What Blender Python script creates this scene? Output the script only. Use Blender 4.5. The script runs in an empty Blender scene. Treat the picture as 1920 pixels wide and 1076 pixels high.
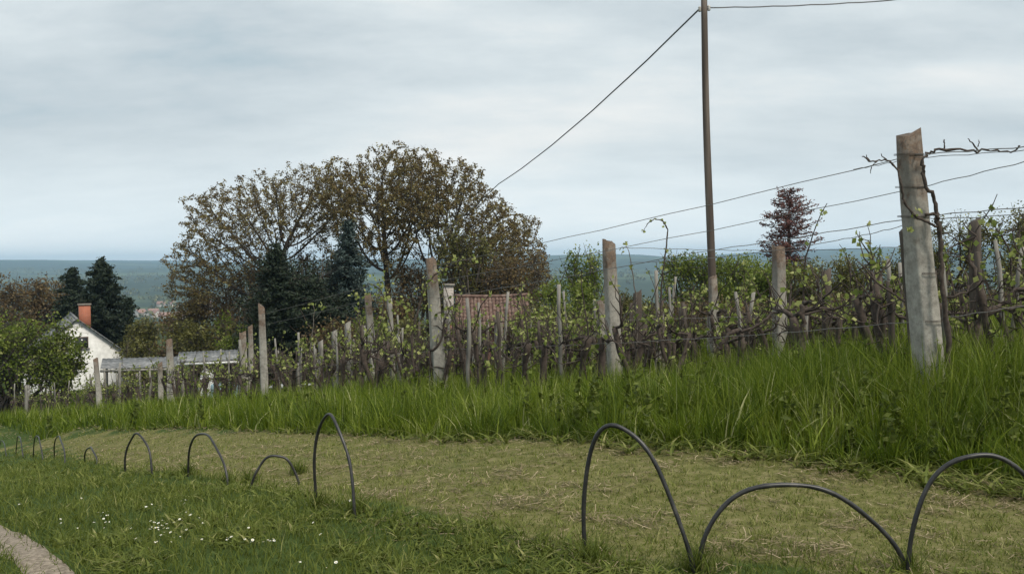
import bpy, math, random
import numpy as np
from mathutils import Vector, Matrix, Euler
R = math.radians
S = bpy.context.scene
COL = S.collection
rng = np.random.default_rng(7)
random.seed(7)

# ------------------------------------------------------------------ camera
F = 1663.0                       # focal length in photo pixels (photo 1920 x 1076)
cd = bpy.data.cameras.new("camera")
cd.sensor_width = 36.0
cd.lens = 36.0 * F / 1920.0
cd.clip_start = 0.05
cd.clip_end = 20000
cam = bpy.data.objects.new("camera", cd)
COL.objects.link(cam)
S.camera = cam
cam.location = (0, 0, 1.6)
CROT = (Matrix.Rotation(R(90 - 1.6), 3, 'X') @ Matrix.Rotation(R(-0.6), 3, 'Z'))
cam.rotation_euler = CROT.to_euler()
CR = np.array(CROT)
EYE = np.array([0, 0, 1.6])

# ------------------------------------------------------------------ world, sun, exposure
SUN_EL, SUN_AZ = R(52), R(140)    # azimuth of the sun seen from above, clockwise from +Y
W = bpy.data.worlds.new("World")
S.world = W
W.use_nodes = True
nt = W.node_tree
nt.nodes.clear()
def wn(t, **k):
    n = nt.nodes.new(t)
    for a, b in k.items(): setattr(n, a, b)
    return n
def wl(a, b): nt.links.new(a, b)
wo = wn('ShaderNodeOutputWorld'); bg = wn('ShaderNodeBackground'); bg.inputs['Strength'].default_value = 0.1
sky = wn('ShaderNodeTexSky', sky_type='NISHITA', sun_disc=False, sun_elevation=SUN_EL, sun_rotation=SUN_AZ)
tc = wn('ShaderNodeTexCoord'); sp = wn('ShaderNodeSeparateXYZ'); wl(tc.outputs['Generated'], sp.inputs[0])
mz = wn('ShaderNodeMath', operation='ADD'); wl(sp.outputs['Z'], mz.inputs[0]); mz.inputs[1].default_value = 0.24
mz2 = wn('ShaderNodeMath', operation='MAXIMUM'); wl(mz.outputs[0], mz2.inputs[0]); mz2.inputs[1].default_value = 0.05
dx = wn('ShaderNodeMath', operation='DIVIDE'); wl(sp.outputs['X'], dx.inputs[0]); wl(mz2.outputs[0], dx.inputs[1])
dy = wn('ShaderNodeMath', operation='DIVIDE'); wl(sp.outputs['Y'], dy.inputs[0]); wl(mz2.outputs[0], dy.inputs[1])
cb = wn('ShaderNodeCombineXYZ'); wl(dx.outputs[0], cb.inputs[0]); wl(dy.outputs[0], cb.inputs[1])
mp = wn('ShaderNodeMapping'); wl(cb.outputs[0], mp.inputs[0]); mp.inputs['Scale'].default_value = (0.55, 1.0, 1); mp.inputs['Location'].default_value = (5.3, 0.4, 0)
mp.inputs['Rotation'].default_value = (0, 0, R(8))
n1 = wn('ShaderNodeTexNoise'); n1.inputs['Scale'].default_value = 0.95; n1.inputs['Detail'].default_value = 6; n1.inputs['Roughness'].default_value = 0.42; n1.inputs['Distortion'].default_value = 0.35
wl(mp.outputs[0], n1.inputs['Vector'])
n2 = wn('ShaderNodeTexNoise'); n2.inputs['Scale'].default_value = 3.6; n2.inputs['Detail'].default_value = 8; n2.inputs['Roughness'].default_value = .62; wl(mp.outputs[0], n2.inputs['Vector'])
mm = wn('ShaderNodeMix', data_type='FLOAT'); mm.inputs[0].default_value = 0.34
wl(n1.outputs['Fac'], mm.inputs[2]); wl(n2.outputs['Fac'], mm.inputs[3])
cr = wn('ShaderNodeValToRGB'); el_ = wn('ShaderNodeMapRange'); wl(sp.outputs['Z'], el_.inputs[0]); el_.inputs[1].default_value = .02; el_.inputs[2].default_value = .24; el_.inputs[3].default_value = .3; el_.inputs[4].default_value = 1.05
cc = wn('ShaderNodeMath', operation='SUBTRACT'); wl(mm.outputs[0], cc.inputs[0]); cc.inputs[1].default_value = .515
cm = wn('ShaderNodeMath', operation='MULTIPLY_ADD'); wl(cc.outputs[0], cm.inputs[0]); wl(el_.outputs[0], cm.inputs[1]); cm.inputs[2].default_value = .56
wl(cm.outputs[0], cr.inputs[0])
e = cr.color_ramp.elements
e[0].position = 0.36; e[0].color = (0.245, 0.335, 0.385, 1)
e[1].position = 0.66; e[1].color = (0.63, 0.635, 0.62, 1)
k = e.new(0.47); k.color = (0.40, 0.45, 0.475, 1)
k = e.new(0.56); k.color = (0.495, 0.54, 0.555, 1)
sc_ = wn('ShaderNodeVectorMath', operation='SCALE'); wl(cr.outputs[0], sc_.inputs[0]); hb = wn('ShaderNodeMapRange'); wl(sp.outputs['Z'], hb.inputs[0]); hb.inputs[1].default_value = 0.0; hb.inputs[2].default_value = .13; hb.inputs[3].default_value = 13.2; hb.inputs[4].default_value = 10.0; wl(hb.outputs[0], sc_.inputs['Scale'])
mx = wn('ShaderNodeMix', data_type='RGBA'); mx.inputs[0].default_value = 0.97
wl(sky.outputs[0], mx.inputs[6]); wl(sc_.outputs[0], mx.inputs[7])
wl(mx.outputs[2], bg.inputs['Color']); wl(bg.outputs[0], wo.inputs[0])

sd = bpy.data.lights.new("sun", 'SUN'); sd.energy = 2.2; sd.angle = R(16); sd.color = (1, 0.93, 0.80)
so = bpy.data.objects.new("sun", sd); COL.objects.link(so)
sv = Vector((math.sin(SUN_AZ) * math.cos(SUN_EL), math.cos(SUN_AZ) * math.cos(SUN_EL), math.sin(SUN_EL)))
so.rotation_euler = sv.to_track_quat('Z', 'Y').to_euler(); so.location = (0, 0, 60)
S.view_settings.view_transform = 'Standard'
S.view_settings.look = 'None'
S.view_settings.exposure = 0.58
S.view_settings.gamma = 1.0
S.cycles.max_bounces = 6
S.cycles.transparent_max_bounces = 4
S.cycles.volume_bounces = 0
S.cycles.use_denoising = False if False else True

# ------------------------------------------------------------------ sight helpers (real depth in metres along +Y)
def P(px, py, D):
    d = CR @ np.array([(px - 960) / F, -(py - 538) / F, -1.0])
    return EYE + d * (D / d[1])
def proj(p):
    q = CR.T @ (np.asarray(p, float) - EYE)
    return 960 + F * q[0] / -q[2], 538 - F * q[1] / -q[2]

# ------------------------------------------------------------------ terrain
CP = [(1103,1040,4.9,0),(1302,1070,4.75,0),(1700,1070,4.7,0),(592,950,6.3,0),(668,970,6.0,0),(352,890,9.0,0),(428,912,8.3,0),
      (235,890,10.0,0),(160,868,13,0),(100,860,16.0,0),(62,860,17.6,0),(30,853,20.5,0),(0,850,23,0),(0,990,6.6,0),(0,1076,5.0,0),(900,1076,4.7,0),
      (1920,872,7.2,0),(1600,850,7.6,0),(1200,830,8.3,0),(900,825,9.6,0),(700,822,11.2,0),(500,812,13.8,0),(300,803,17.8,0),(150,800,21.5,0),(0,800,25.5,0),
      (1745,672,8.7,-.5),(1465,682,13.5,-.5),(1155,692,14,-.5),(825,704,16,-.5),(706,714,22,-.45),(497,744,22,-.45),(320,752,28,-.4),(187,770,32,-.4),(48,781,43,-.4),
      (1920,640,12,-.45),(1900,606,20,0),(1900,592,36,0),(170,715,66,0),(900,690,44,0),(1480,625,50,0),(500,705,50,0)]
cw = []
for a, b, d, o in CP:
    p = P(a, b, d); cw.append((p[0], p[1], p[2] + o))
cw += [(0, 0, 0), (0, -8, 0.1), (5, 0, 0.15), (-6, 0, -0.3), (-14, 8, -1.3), (12, 2, .5)]
cw = np.array(cw)
def tps_fit(c, lam):
    n = len(c)
    d = np.hypot(c[:, None, 0] - c[None, :, 0], c[:, None, 1] - c[None, :, 1])
    K = np.where(d > 0, d * d * np.log(d + 1e-9), 0) + lam * np.eye(n)
    Pm = np.c_[np.ones(n), c[:, :2]]
    A = np.block([[K, Pm], [Pm.T, np.zeros((3, 3))]])
    return np.linalg.solve(A, np.r_[c[:, 2], 0, 0, 0])
WT = tps_fit(cw, 0.6)
def sstep(a, b, x):
    t = np.clip((x - a) / (b - a), 0, 1); return t * t * (3 - 2 * t)
def H(x, y):
    x = np.asarray(x, float); y = np.asarray(y, float)
    sh = x.shape; x = x.ravel(); y = y.ravel(); out = np.empty(len(x))
    for i in range(0, len(x), 60000):
        xs = np.clip(x[i:i+60000], -60, 45); ys = np.clip(y[i:i+60000], -12, 85)
        d = np.hypot(xs[:, None] - cw[None, :, 0], ys[:, None] - cw[None, :, 1])
        z = (d * d * np.log(d + 1e-9)) @ WT[:-3] + WT[-3] + WT[-2] * xs + WT[-1] * ys
        out[i:i+60000] = z
    r = np.hypot(x, y)
    far = -9 - 46 * sstep(70, 900, r) + 20 * sstep(1700, 2600, r) + 40 * sstep(2500, 4300, r) + 22 * sstep(4000, 5200, r)
    ph = x / 620.0
    far = far + sstep(2500, 4400, r) * 36 * sstep(900, 2300, x) + sstep(2400, 4600, r) * (9 * np.sin(ph * 1.1 + 1) + 7 * np.sin(ph * 2.7) + 3.5 * np.sin(ph * 6.1 + 2) + 1.5 * np.sin(ph * 17)) + 22 * sstep(1500, 1900, r) * (1 - sstep(2100, 3000, r)) * (.5 + .5 * np.sin(x / 310. + y / 900.)) + sstep(100, 600, r) * 1.5 * np.sin(x / 90.) * np.sin(y / 130.)
    w = sstep(55, 110, r)
    z = out * (1 - w) + far * w
    z = z + (1 - w) * (0.018 * np.sin(x * 2.1 + y) * np.sin(y * 1.7 - x * .6) + 0.012 * np.sin(x * 5.1) * np.sin(y * 4.3))
    return z.reshape(sh)
def Hs(x, y): return float(H(np.array([x]), np.array([y]))[0])
def G(px, D, dz=0.0):
    """ground point in the column px at depth D"""
    py = 720
    for _ in range(5):
        p = P(px, py, D); z = Hs(p[0], p[1]); py = proj((p[0], p[1], z))[1]
    return np.array([p[0], p[1], z + dz])

# zone boundaries, as depth over bearing
def curve(pts):
    a = sorted([((p - 960) / F, d) for p, d in pts]); return np.array([q[0] for q in a]), np.array([q[1] for q in a])
FR = curve([(-400,36),(-200,31),(0,25.5),(150,21.5),(300,17.8),(500,13.8),(700,11.2),(900,9.6),(1200,8.1),(1600,7.2),(1920,6.5),(2300,5.9),(2600,5.4)])
RW = curve([(-400,34),(-200,30),(0,23),(30,20.5),(62,17.6),(100,16),(160,13),(235,10),(352,9),(428,8.3),(592,6.3),(668,6.0),(1103,4.9),(1302,4.7),(1700,4.5),(2600,4.1)])
def dfront(x, y): return np.interp(x / np.maximum(y, .3), FR[0], FR[1])
def drow(x, y): return np.interp(x / np.maximum(y, .3), RW[0], RW[1])
def wob(x, y, s=1.0, ph=0.0):
    return (np.sin(x * 1.3 * s + ph) * np.sin(y * 1.1 * s + 1.3 * ph + 1) + .6 * np.sin(x * 2.9 * s + 2 + ph) * np.sin(y * 3.3 * s + ph)
            + .4 * np.sin(x * 6.1 * s + y * 4.7 * s + ph)) / 2.0

# ------------------------------------------------------------------ materials
MATS = {}
def newmat(name):
    m = bpy.data.materials.new(name); m.use_nodes = True
    n = m.node_tree; n.nodes.clear()
    o = n.nodes.new('ShaderNodeOutputMaterial'); b = n.nodes.new('ShaderNodeBsdfPrincipled')
    n.links.new(b.outputs[0], o.inputs[0]); MATS[name] = m
    return m, n, b, o
def ramp(n, src, stops):
    c = n.nodes.new('ShaderNodeValToRGB'); n.links.new(src, c.inputs[0]); el = c.color_ramp.elements
    el[0].position, el[0].color = stops[0][0], (*stops[0][1], 1); el[1].position, el[1].color = stops[-1][0], (*stops[-1][1], 1)
    for p, q in stops[1:-1]:
        k = el.new(p); k.color = (*q, 1)
    return c.outputs[0]
def noise(n, scale, detail=5, rough=.55, coord='Object', vscale=None):
    t = n.nodes.new('ShaderNodeTexCoord'); src = t.outputs[coord]
    if vscale:
        mpp = n.nodes.new('ShaderNodeMapping'); mpp.inputs['Scale'].default_value = vscale; n.links.new(src, mpp.inputs[0]); src = mpp.outputs[0]
    x = n.nodes.new('ShaderNodeTexNoise'); x.inputs['Scale'].default_value = scale; x.inputs['Detail'].default_value = detail; x.inputs['Roughness'].default_value = rough
    n.links.new(src, x.inputs['Vector']); return x.outputs['Fac']
def bump(n, b, src, strength, dist=.02):
    x = n.nodes.new('ShaderNodeBump'); x.inputs['Strength'].default_value = strength; x.inputs['Distance'].default_value = dist
    n.links.new(src, x.inputs['Height']); n.links.new(x.outputs[0], b.inputs['Normal'])
def noisy(name, stops, scale=8, rough=.85, bmp=.4, dist=.02, vscale=None, detail=6, coord='Object'):
    m, n, b, o = newmat(name)
    f = noise(n, scale, detail, .6, coord, vscale)
    n.links.new(ramp(n, f, stops), b.inputs['Base Color']); b.inputs['Roughness'].default_value = rough
    if bmp: bump(n, b, f, bmp, dist)
    return m
def leafmat(name, stops, transl=.35, rough=.6):
    m, n, b, o = newmat(name)
    at = n.nodes.new('ShaderNodeAttribute'); at.attribute_name = 'rnd'
    c = ramp(n, at.outputs['Fac'], stops); n.links.new(c, b.inputs['Base Color']); b.inputs['Roughness'].default_value = rough
    b.inputs['Specular IOR Level'].default_value = .25
    tr = n.nodes.new('ShaderNodeBsdfTranslucent'); n.links.new(c, tr.inputs['Color'])
    ms = n.nodes.new('ShaderNodeMixShader'); ms.inputs[0].default_value = transl
    n.links.new(b.outputs[0], ms.inputs[1]); n.links.new(tr.outputs[0], ms.inputs[2]); n.links.new(ms.outputs[0], o.inputs[0])
    return m
M_tall = leafmat('tall_grass_blades', [(0, (.038,.066,.005)), (.4, (.082,.128,.009)), (.75, (.155,.205,.016)), (.93, (.25,.30,.05)), (1, (.42,.42,.20))])
M_short = leafmat('short_grass_blades', [(0, (.056,.078,.012)), (.5, (.112,.144,.023)), (.85, (.185,.210,.046)), (1, (.31,.30,.12))])
M_straw = leafmat('mown_grass_blades', [(0, (.075,.07,.028)), (.35, (.13,.11,.05)), (.65, (.23,.18,.105)), (1, (.44,.35,.235))], .2)
M_daisy = noisy('daisy_petals', [(0, (.7,.7,.66)), (1, (.8,.8,.76))], 30, .6, 0)
M_yellow = noisy('daisy_disc', [(0, (.55,.4,.03)), (1, (.65,.5,.05))], 30, .6, 0)
M_bark = noisy('walnut_bark', [(.3, (.035,.028,.023)), (.7, (.085,.068,.055))], 6, .9, .5)
M_dark_bark = noisy('vine_bark', [(.3, (.026,.019,.015)), (.6, (.070,.052,.042)), (.75, (.12,.10,.085))], 25, .95, .6, .01)
M_pale_bark = noisy('grey_bark', [(.3, (.07,.06,.05)), (.7, (.16,.14,.12))], 25, .95, .6, .01)
M_walnut = leafmat('walnut_leaves', [(0, (.070,.046,.020)), (.45, (.150,.108,.042)), (.8, (.24,.20,.075)), (1, (.40,.37,.18))])
M_brown = leafmat('brown_shrub_leaves', [(0, (.065,.043,.022)), (.5, (.125,.085,.040)), (1, (.21,.16,.07))])
M_red = leafmat('dead_needles', [(0, (.075,.028,.024)), (.6, (.14,.055,.045)), (1, (.22,.11,.09))], .15)
M_olive = leafmat('olive_leaves', [(0, (.062,.062,.018)), (.5, (.115,.112,.030)), (.85, (.17,.17,.05)), (1, (.30,.29,.12))])
M_green = leafmat('green_leaves', [(0, (.060,.088,.012)), (.5, (.130,.175,.024)), (.9, (.22,.27,.045)), (1, (.36,.38,.13))], .42)
M_spruce = leafmat('spruce_needles', [(0, (.010,.016,.010)), (.6, (.020,.032,.017)), (1, (.042,.058,.03))], .1)
M_blue = leafmat('blue_spruce_needles', [(0, (.022,.036,.033)), (.6, (.045,.068,.062)), (1, (.09,.12,.11))], .1)
M_vleaf = leafmat('young_vine_leaves', [(0, (.10,.14,.03)), (.5, (.22,.27,.06)), (1, (.42,.43,.17))], .4)
M_pipe = noisy('black_pipe', [(.35, (.010,.010,.011)), (.6, (.030,.029,.029)), (.8, (.085,.078,.07))], 11, .42, .3, .003)

def concrete_mat():
    m, n, b, o = newmat('weathered_concrete')
    f = noise(n, 7, 8, .65); f2 = noise(n, 38, 6, .7)
    base = ramp(n, f, [(.3, (.19,.175,.155)), (.5, (.31,.295,.265)), (.7, (.43,.41,.37))])
    t = n.nodes.new('ShaderNodeTexCoord'); s = n.nodes.new('ShaderNodeSeparateXYZ'); n.links.new(t.outputs['Generated'], s.inputs[0])
    ad = n.nodes.new('ShaderNodeMath'); ad.operation = 'MULTIPLY_ADD'; n.links.new(f, ad.inputs[0]); ad.inputs[1].default_value = 1.1; n.links.new(s.outputs['Z'], ad.inputs[2])
    sb = n.nodes.new('ShaderNodeMath'); sb.operation = 'SUBTRACT'; n.links.new(ad.outputs[0], sb.inputs[0]); sb.inputs[1].default_value = 1.02
    li = ramp(n, sb.outputs[0], [(.20, (0,0,0)), (.50, (.9,.9,.9))])
    lich = ramp(n, f2, [(.35, (.045,.030,.022)), (.6, (.13,.078,.048))])
    mxx = n.nodes.new('ShaderNodeMix'); mxx.data_type = 'RGBA'; n.links.new(li, mxx.inputs[0]); n.links.new(base, mxx.inputs[6]); n.links.new(lich, mxx.inputs[7])
    f3 = noise(n, 26, 9, .8, 'Object', (1, 1, .8)); sp3 = ramp(n, f3, [(.33, (.45,.43,.40)), (.43, (.92,.92,.91)), (.62, (1.12,1.12,1.1))])
    mu = n.nodes.new('ShaderNodeMix'); mu.data_type = 'RGBA'; mu.blend_type = 'MULTIPLY'; mu.inputs[0].default_value = 1; n.links.new(mxx.outputs[2], mu.inputs[6]); n.links.new(sp3, mu.inputs[7])
    n.links.new(mu.outputs[2], b.inputs['Base Color']); b.inputs['Roughness'].default_value = .95; bump(n, b, f3, .9, .012)
    return m
M_conc = concrete_mat()
M_wood = noisy('weathered_wood', [(.3, (.035,.027,.022)), (.6, (.085,.068,.055)), (.8, (.15,.125,.10))], 9, .9, .5, .01, (1, 1, .15))
M_stake = noisy('grey_stake_wood', [(.3, (.09,.082,.072)), (.5, (.20,.19,.17)), (.75, (.34,.32,.29))], 9, .9, .5, .01, (1, 1, .2))
M_pole = noisy('creosoted_pole_wood', [(.3, (.040,.028,.022)), (.5, (.085,.065,.052)), (.7, (.17,.14,.115))], 6, .85, .5, .01, (1, 1, .06))
M_wire = noisy('old_wire', [(.3, (.10,.095,.09)), (.7, (.20,.19,.18))], 20, .6, 0)
M_cable = noisy('grey_cable', [(.3, (.10,.10,.105)), (.7, (.17,.17,.18))], 4, .6, 0)
M_white = noisy('white_render', [(.3, (.50,.50,.49)), (.6, (.68,.68,.67)), (.8, (.78,.78,.77))], 2.5, .9, .2)
M_greyroof = noisy('grey_roof_sheet', [(.3, (.07,.075,.075)), (.5, (.14,.145,.15)), (.7, (.30,.30,.30))], 3, .8, .3)
M_brick = None
def brick_mat(name, c1, c2, mort, scale, bw=.25, bh=.07):
    m, n, b, o = newmat(name)
    t = n.nodes.new('ShaderNodeTexCoord'); mpp = n.nodes.new('ShaderNodeMapping'); mpp.inputs['Rotation'].default_value = (R(90), 0, 0)
    n.links.new(t.outputs['Object'], mpp.inputs[0])
    x = n.nodes.new('ShaderNodeTexBrick'); n.links.new(mpp.outputs[0], x.inputs['Vector']); x.inputs['Scale'].default_value = scale
    x.inputs['Brick Width'].default_value = bw; x.inputs['Row Height'].default_value = bh; x.inputs['Mortar Size'].default_value = .008
    x.inputs['Color1'].default_value = (*c1, 1); x.inputs['Color2'].default_value = (*c2, 1); x.inputs['Mortar'].default_value = (*mort, 1)
    n.links.new(x.outputs['Color'], b.inputs['Base Color']); b.inputs['Roughness'].default_value = .9; bump(n, b, x.outputs['Fac'], -.3, .01)
    return m
M_brick = brick_mat('red_brick', (.17,.055,.04), (.11,.035,.028), (.2,.17,.15), 1)
M_ochim = brick_mat('orange_brick', (.42,.115,.055), (.34,.09,.045), (.3,.2,.15), 1)
M_wchim = brick_mat('pale_brick', (.42,.38,.34), (.34,.31,.28), (.2,.18,.17), 1)
M_tile = noisy('clay_tiles', [(.3, (.060,.038,.030)), (.5, (.125,.072,.055)), (.7, (.22,.165,.135))], 5, .85, .3)
M_shade = noisy('painted_interior_shade', [(.3, (.008,.008,.008)), (.7, (.02,.018,.016))], 3, .9, 0)  # near-black colour that paints the shade inside the buildings
M_glass = noisy('dark_window_glass', [(.3, (.02,.022,.025)), (.7, (.035,.038,.042))], 3, .15, 0)
M_frame = noisy('dark_window_frame', [(.3, (.06,.04,.03)), (.7, (.1,.07,.05))], 9, .7, .1)
M_bluep = noisy('pale_blue_plastic', [(.3, (.25,.37,.42)), (.7, (.33,.45,.5))], 5, .5, 0)
M_whitem = noisy('white_painted_metal', [(.3, (.5,.5,.5)), (.7, (.66,.66,.66))], 5, .5, 0)
M_cloth = noisy('white_sheeting', [(.3, (.48,.48,.46)), (.7, (.62,.62,.6))], 5, .8, .2)
M_far_wall = noisy('village_wall', [(.3, (.5,.46,.42)), (.7, (.6,.56,.5))], .5, .9, 0)
M_far_roof = noisy('village_roof', [(.3, (.22,.13,.10)), (.7, (.33,.2,.165))], .5, .9, 0)
M_porc = noisy('insulator_porcelain', [(.3, (.35,.33,.3)), (.7, (.5,.48,.45))], 5, .3, 0)

# ground material
def ground_mat():
    m, n, b, o = newmat('ground_soil_and_turf')
    at = n.nodes.new('ShaderNodeAttribute'); at.attribute_name = 'dry'
    ft = n.nodes.new('ShaderNodeAttribute'); ft.attribute_name = 'farness'
    f = noise(n, 9, 8, .7); f2 = noise(n, 1.3, 5, .6)
    green = ramp(n, f, [(.3, (.028,.045,.012)), (.55, (.05,.078,.02)), (.75, (.085,.11,.035))])
    dry = ramp(n, f, [(.3, (.07,.072,.022)), (.5, (.13,.128,.046)), (.7, (.22,.19,.10))])
    ma = n.nodes.new('ShaderNodeMath'); ma.operation = 'MULTIPLY_ADD'; n.links.new(f2, ma.inputs[0]); ma.inputs[1].default_value = .8; n.links.new(at.outputs['Fac'], ma.inputs[2])
    mk = ramp(n, ma.outputs[0], [(.75, (0,0,0)), (1.1, (1,1,1))])
    m1 = n.nodes.new('ShaderNodeMix'); m1.data_type = 'RGBA'; n.links.new(mk, m1.inputs[0]); n.links.new(green, m1.inputs[6]); n.links.new(dry, m1.inputs[7])
    # far land: woods on the hills, some paler fields in the valley
    w = noise(n, .0035, 6, .65, 'Object', (.35, 1, 1)); w2 = noise(n, .03, 6, .7)
    wood = ramp(n, w2, [(.3, (.018,.028,.014)), (.7, (.042,.058,.026))])
    field = ramp(n, w2, [(.3, (.06,.085,.03)), (.7, (.10,.12,.055))])
    mk2 = ramp(n, w, [(.52, (0,0,0)), (.58, (1,1,1))])
    m2 = n.nodes.new('ShaderNodeMix'); m2.data_type = 'RGBA'; n.links.new(mk2, m2.inputs[0]); n.links.new(wood, m2.inputs[6]); n.links.new(field, m2.inputs[7])
    m3 = n.nodes.new('ShaderNodeMix'); m3.data_type = 'RGBA'; n.links.new(ft.outputs['Fac'], m3.inputs[0]); n.links.new(m1.outputs[2], m3.inputs[6]); n.links.new(m2.outputs[2], m3.inputs[7])
    n.links.new(m3.outputs[2], b.inputs['Base Color']); b.inputs['Roughness'].default_value = 1; b.inputs['Specular IOR Level'].default_value = .1
    bump(n, b, f, .7, .03)
    return m
M_ground = ground_mat()
M_path = noisy('pale_gravel_dirt', [(.3, (.09,.07,.05)), (.5, (.20,.165,.125)), (.7, (.36,.30,.24))], 30, .95, .7, .015, None, 9)

# ------------------------------------------------------------------ mesh helpers
def mesh_obj(name, V, faces, mat, parent=None, rnd=None, smooth=False):
    """faces: list of int arrays (n,3) / (n,4)"""
    me = bpy.data.meshes.new(name)
    V = np.ascontiguousarray(V, dtype=np.float32)
    me.vertices.add(len(V)); me.vertices.foreach_set('co', V.ravel())
    faces = [np.asarray(f, dtype=np.int32) for f in faces if len(f)]
    idx = np.concatenate([f.ravel() for f in faces]); tot = np.concatenate([np.full(len(f), f.shape[1], np.int32) for f in faces])
    me.loops.add(len(idx)); me.polygons.add(len(tot))
    me.loops.foreach_set('vertex_index', idx)
    me.polygons.foreach_set('loop_start', np.r_[0, np.cumsum(tot)[:-1]].astype(np.int32)); me.polygons.foreach_set('loop_total', tot)
    if smooth: me.polygons.foreach_set('use_smooth', np.ones(len(tot), bool))
    me.update(calc_edges=True); me.validate()
    if rnd is not None:
        a = me.attributes.new('rnd', 'FLOAT', 'POINT'); a.data.foreach_set('value', np.asarray(rnd, np.float32))
    me.materials.append(mat)
    ob = bpy.data.objects.new(name, me); COL.objects.link(ob)
    if parent: ob.parent = parent
    return ob
def tag(o, label=None, cat=None, group=None, kind=None):
    if label: o['label'] = label
    if cat: o['category'] = cat
    if group: o['group'] = group
    if kind: o['kind'] = kind
    return o
def empty(name, loc, label, cat, group=None, rz=0):
    o = bpy.data.objects.new(name, None); COL.objects.link(o); o.location = tuple(float(v) for v in loc); o.rotation_euler = (0, 0, rz)
    o.empty_display_size = .2
    return tag(o, label, cat, group)
class MB:
    def __init__(s): s.V = []; s.T = []; s.Q = []; s.n = 0; s.R = []
    def add(s, V, T=None, Q=None, rnd=0.5):
        V = np.asarray(V, float).reshape(-1, 3)
        if T is not None and len(T): s.T.append(np.asarray(T) + s.n)
        if Q is not None and len(Q): s.Q.append(np.asarray(Q) + s.n)
        s.V.append(V); s.R.append(np.broadcast_to(np.asarray(rnd, float), (len(V),)) if np.ndim(rnd) == 0 else np.asarray(rnd)); s.n += len(V)
    def box(s, lo, hi, rot=None, off=(0,0,0)):
        x0, y0, z0 = lo; x1, y1, z1 = hi
        v = np.array([(x0,y0,z0),(x1,y0,z0),(x1,y1,z0),(x0,y1,z0),(x0,y0,z1),(x1,y0,z1),(x1,y1,z1),(x0,y1,z1)], float)
        if rot is not None: v = v @ np.array(rot).T
        v = v + np.array(off)
        s.add(v, Q=[(0,3,2,1),(4,5,6,7),(0,1,5,4),(1,2,6,5),(2,3,7,6),(3,0,4,7)])
    def tube(s, pts, rad, n=6, cap=True):
        pts = np.asarray(pts, float); m = len(pts); rad = np.broadcast_to(np.asarray(rad, float), (m,))
        t = np.gradient(pts, axis=0); t /= np.linalg.norm(t, axis=1)[:, None] + 1e-9
        up = np.array([0, 0, 1.0]) if abs(t[0, 2]) < .9 else np.array([1.0, 0, 0])
        a = np.cross(t[0], up); a /= np.linalg.norm(a); V = []
        th = np.arange(n) * 2 * np.pi / n
        for i in range(m):
            a = a - t[i] * a.dot(t[i]); a /= np.linalg.norm(a) + 1e-9; b = np.cross(t[i], a)
            V.append(pts[i] + rad[i] * (np.cos(th)[:, None] * a + np.sin(th)[:, None] * b))
        V = np.concatenate(V); j = np.arange(n); Q = []
        for i in range(m - 1):
            Q.append(np.c_[i*n + j, i*n + (j+1) % n, (i+1)*n + (j+1) % n, (i+1)*n + j])
        T = []
        if cap:
            V = np.r_[V, [pts[0]], [pts[-1]]]; c0 = m*n; c1 = c0 + 1
            T = np.r_[np.c_[np.full(n, c0), (j+1) % n, j], np.c_[np.full(n, c1), (m-1)*n + j, (m-1)*n + (j+1) % n]]
        s.add(V, T, np.concatenate(Q))
    def prisms(s, p0, p1, r0, r1, n=4):
        p0 = np.asarray(p0); p1 = np.asarray(p1); d = p1 - p0; L = np.linalg.norm(d, axis=1)[:, None] + 1e-9; d = d / L
        up = np.where(np.abs(d[:, 2:3]) < .9, [[0, 0, 1.0]], [[1.0, 0, 0]])
        a = np.cross(d, up); a /= np.linalg.norm(a, axis=1)[:, None] + 1e-9; b = np.cross(d, a)
        th = np.arange(n) * 2 * np.pi / n
        ring = np.cos(th)[None, :, None] * a[:, None] + np.sin(th)[None, :, None] * b[:, None]
        V = np.concatenate([p0[:, None] + ring * np.asarray(r0)[:, None, None], p1[:, None] + ring * np.asarray(r1)[:, None, None]], axis=1)
        N = len(p0); j = np.arange(n); q = np.c_[j, (j+1) % n, n + (j+1) % n, n + j]
        s.add(V.reshape(-1, 3), None, (np.arange(N)[:, None, None] * 2*n + q[None]).reshape(-1, 4))
    def leaves(s, C, size, rnd, asp=.6, flat=0.0, g=rng):
        """one pointed leaf (two triangles folded) per centre"""
        C = np.asarray(C, float); N = len(C)
        if N == 0: return
        a = g.normal(size=(N, 3)); a[:, 2] *= (1 - flat); a /= np.linalg.norm(a, axis=1)[:, None]
        w = g.normal(size=(N, 3)); b = np.cross(a, w); b /= np.linalg.norm(b, axis=1)[:, None] + 1e-9
        size = np.broadcast_to(np.asarray(size, float), (N,))[:, None]
        V = np.stack([C - a*size*.5, C + b*size*asp*.5, C + a*size*.5, C - b*size*asp*.5], axis=1)
        s.add(V.reshape(-1, 3), None, np.arange(4*N).reshape(-1, 4), np.repeat(rnd, 4))
    def build(s, name, mat, parent=None, smooth=False, rnd=False):
        V = np.concatenate(s.V)
        fs = []
        if s.T: fs.append(np.concatenate(s.T))
        if s.Q: fs.append(np.concatenate(s.Q))
        return mesh_obj(name, V, fs, mat, parent, np.concatenate(s.R) if rnd else None, smooth)
def copy_thing(o, loc, rz, sc=1.0, label=None, group=None):
    c = o.copy(); COL.objects.link(c); c.location = tuple(float(v) for v in loc); c.rotation_euler = (o.rotation_euler[0], o.rotation_euler[1], rz)
    c.scale = (sc, sc, sc) if np.ndim(sc) == 0 else sc
    if label: c['label'] = label
    if group: c['group'] = group
    for ch in list(o.children):
        d = ch.copy(); COL.objects.link(d); d.parent = c
        for g_ in ch.children:
            h = g_.copy(); COL.objects.link(h); h.parent = d
    return c

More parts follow.
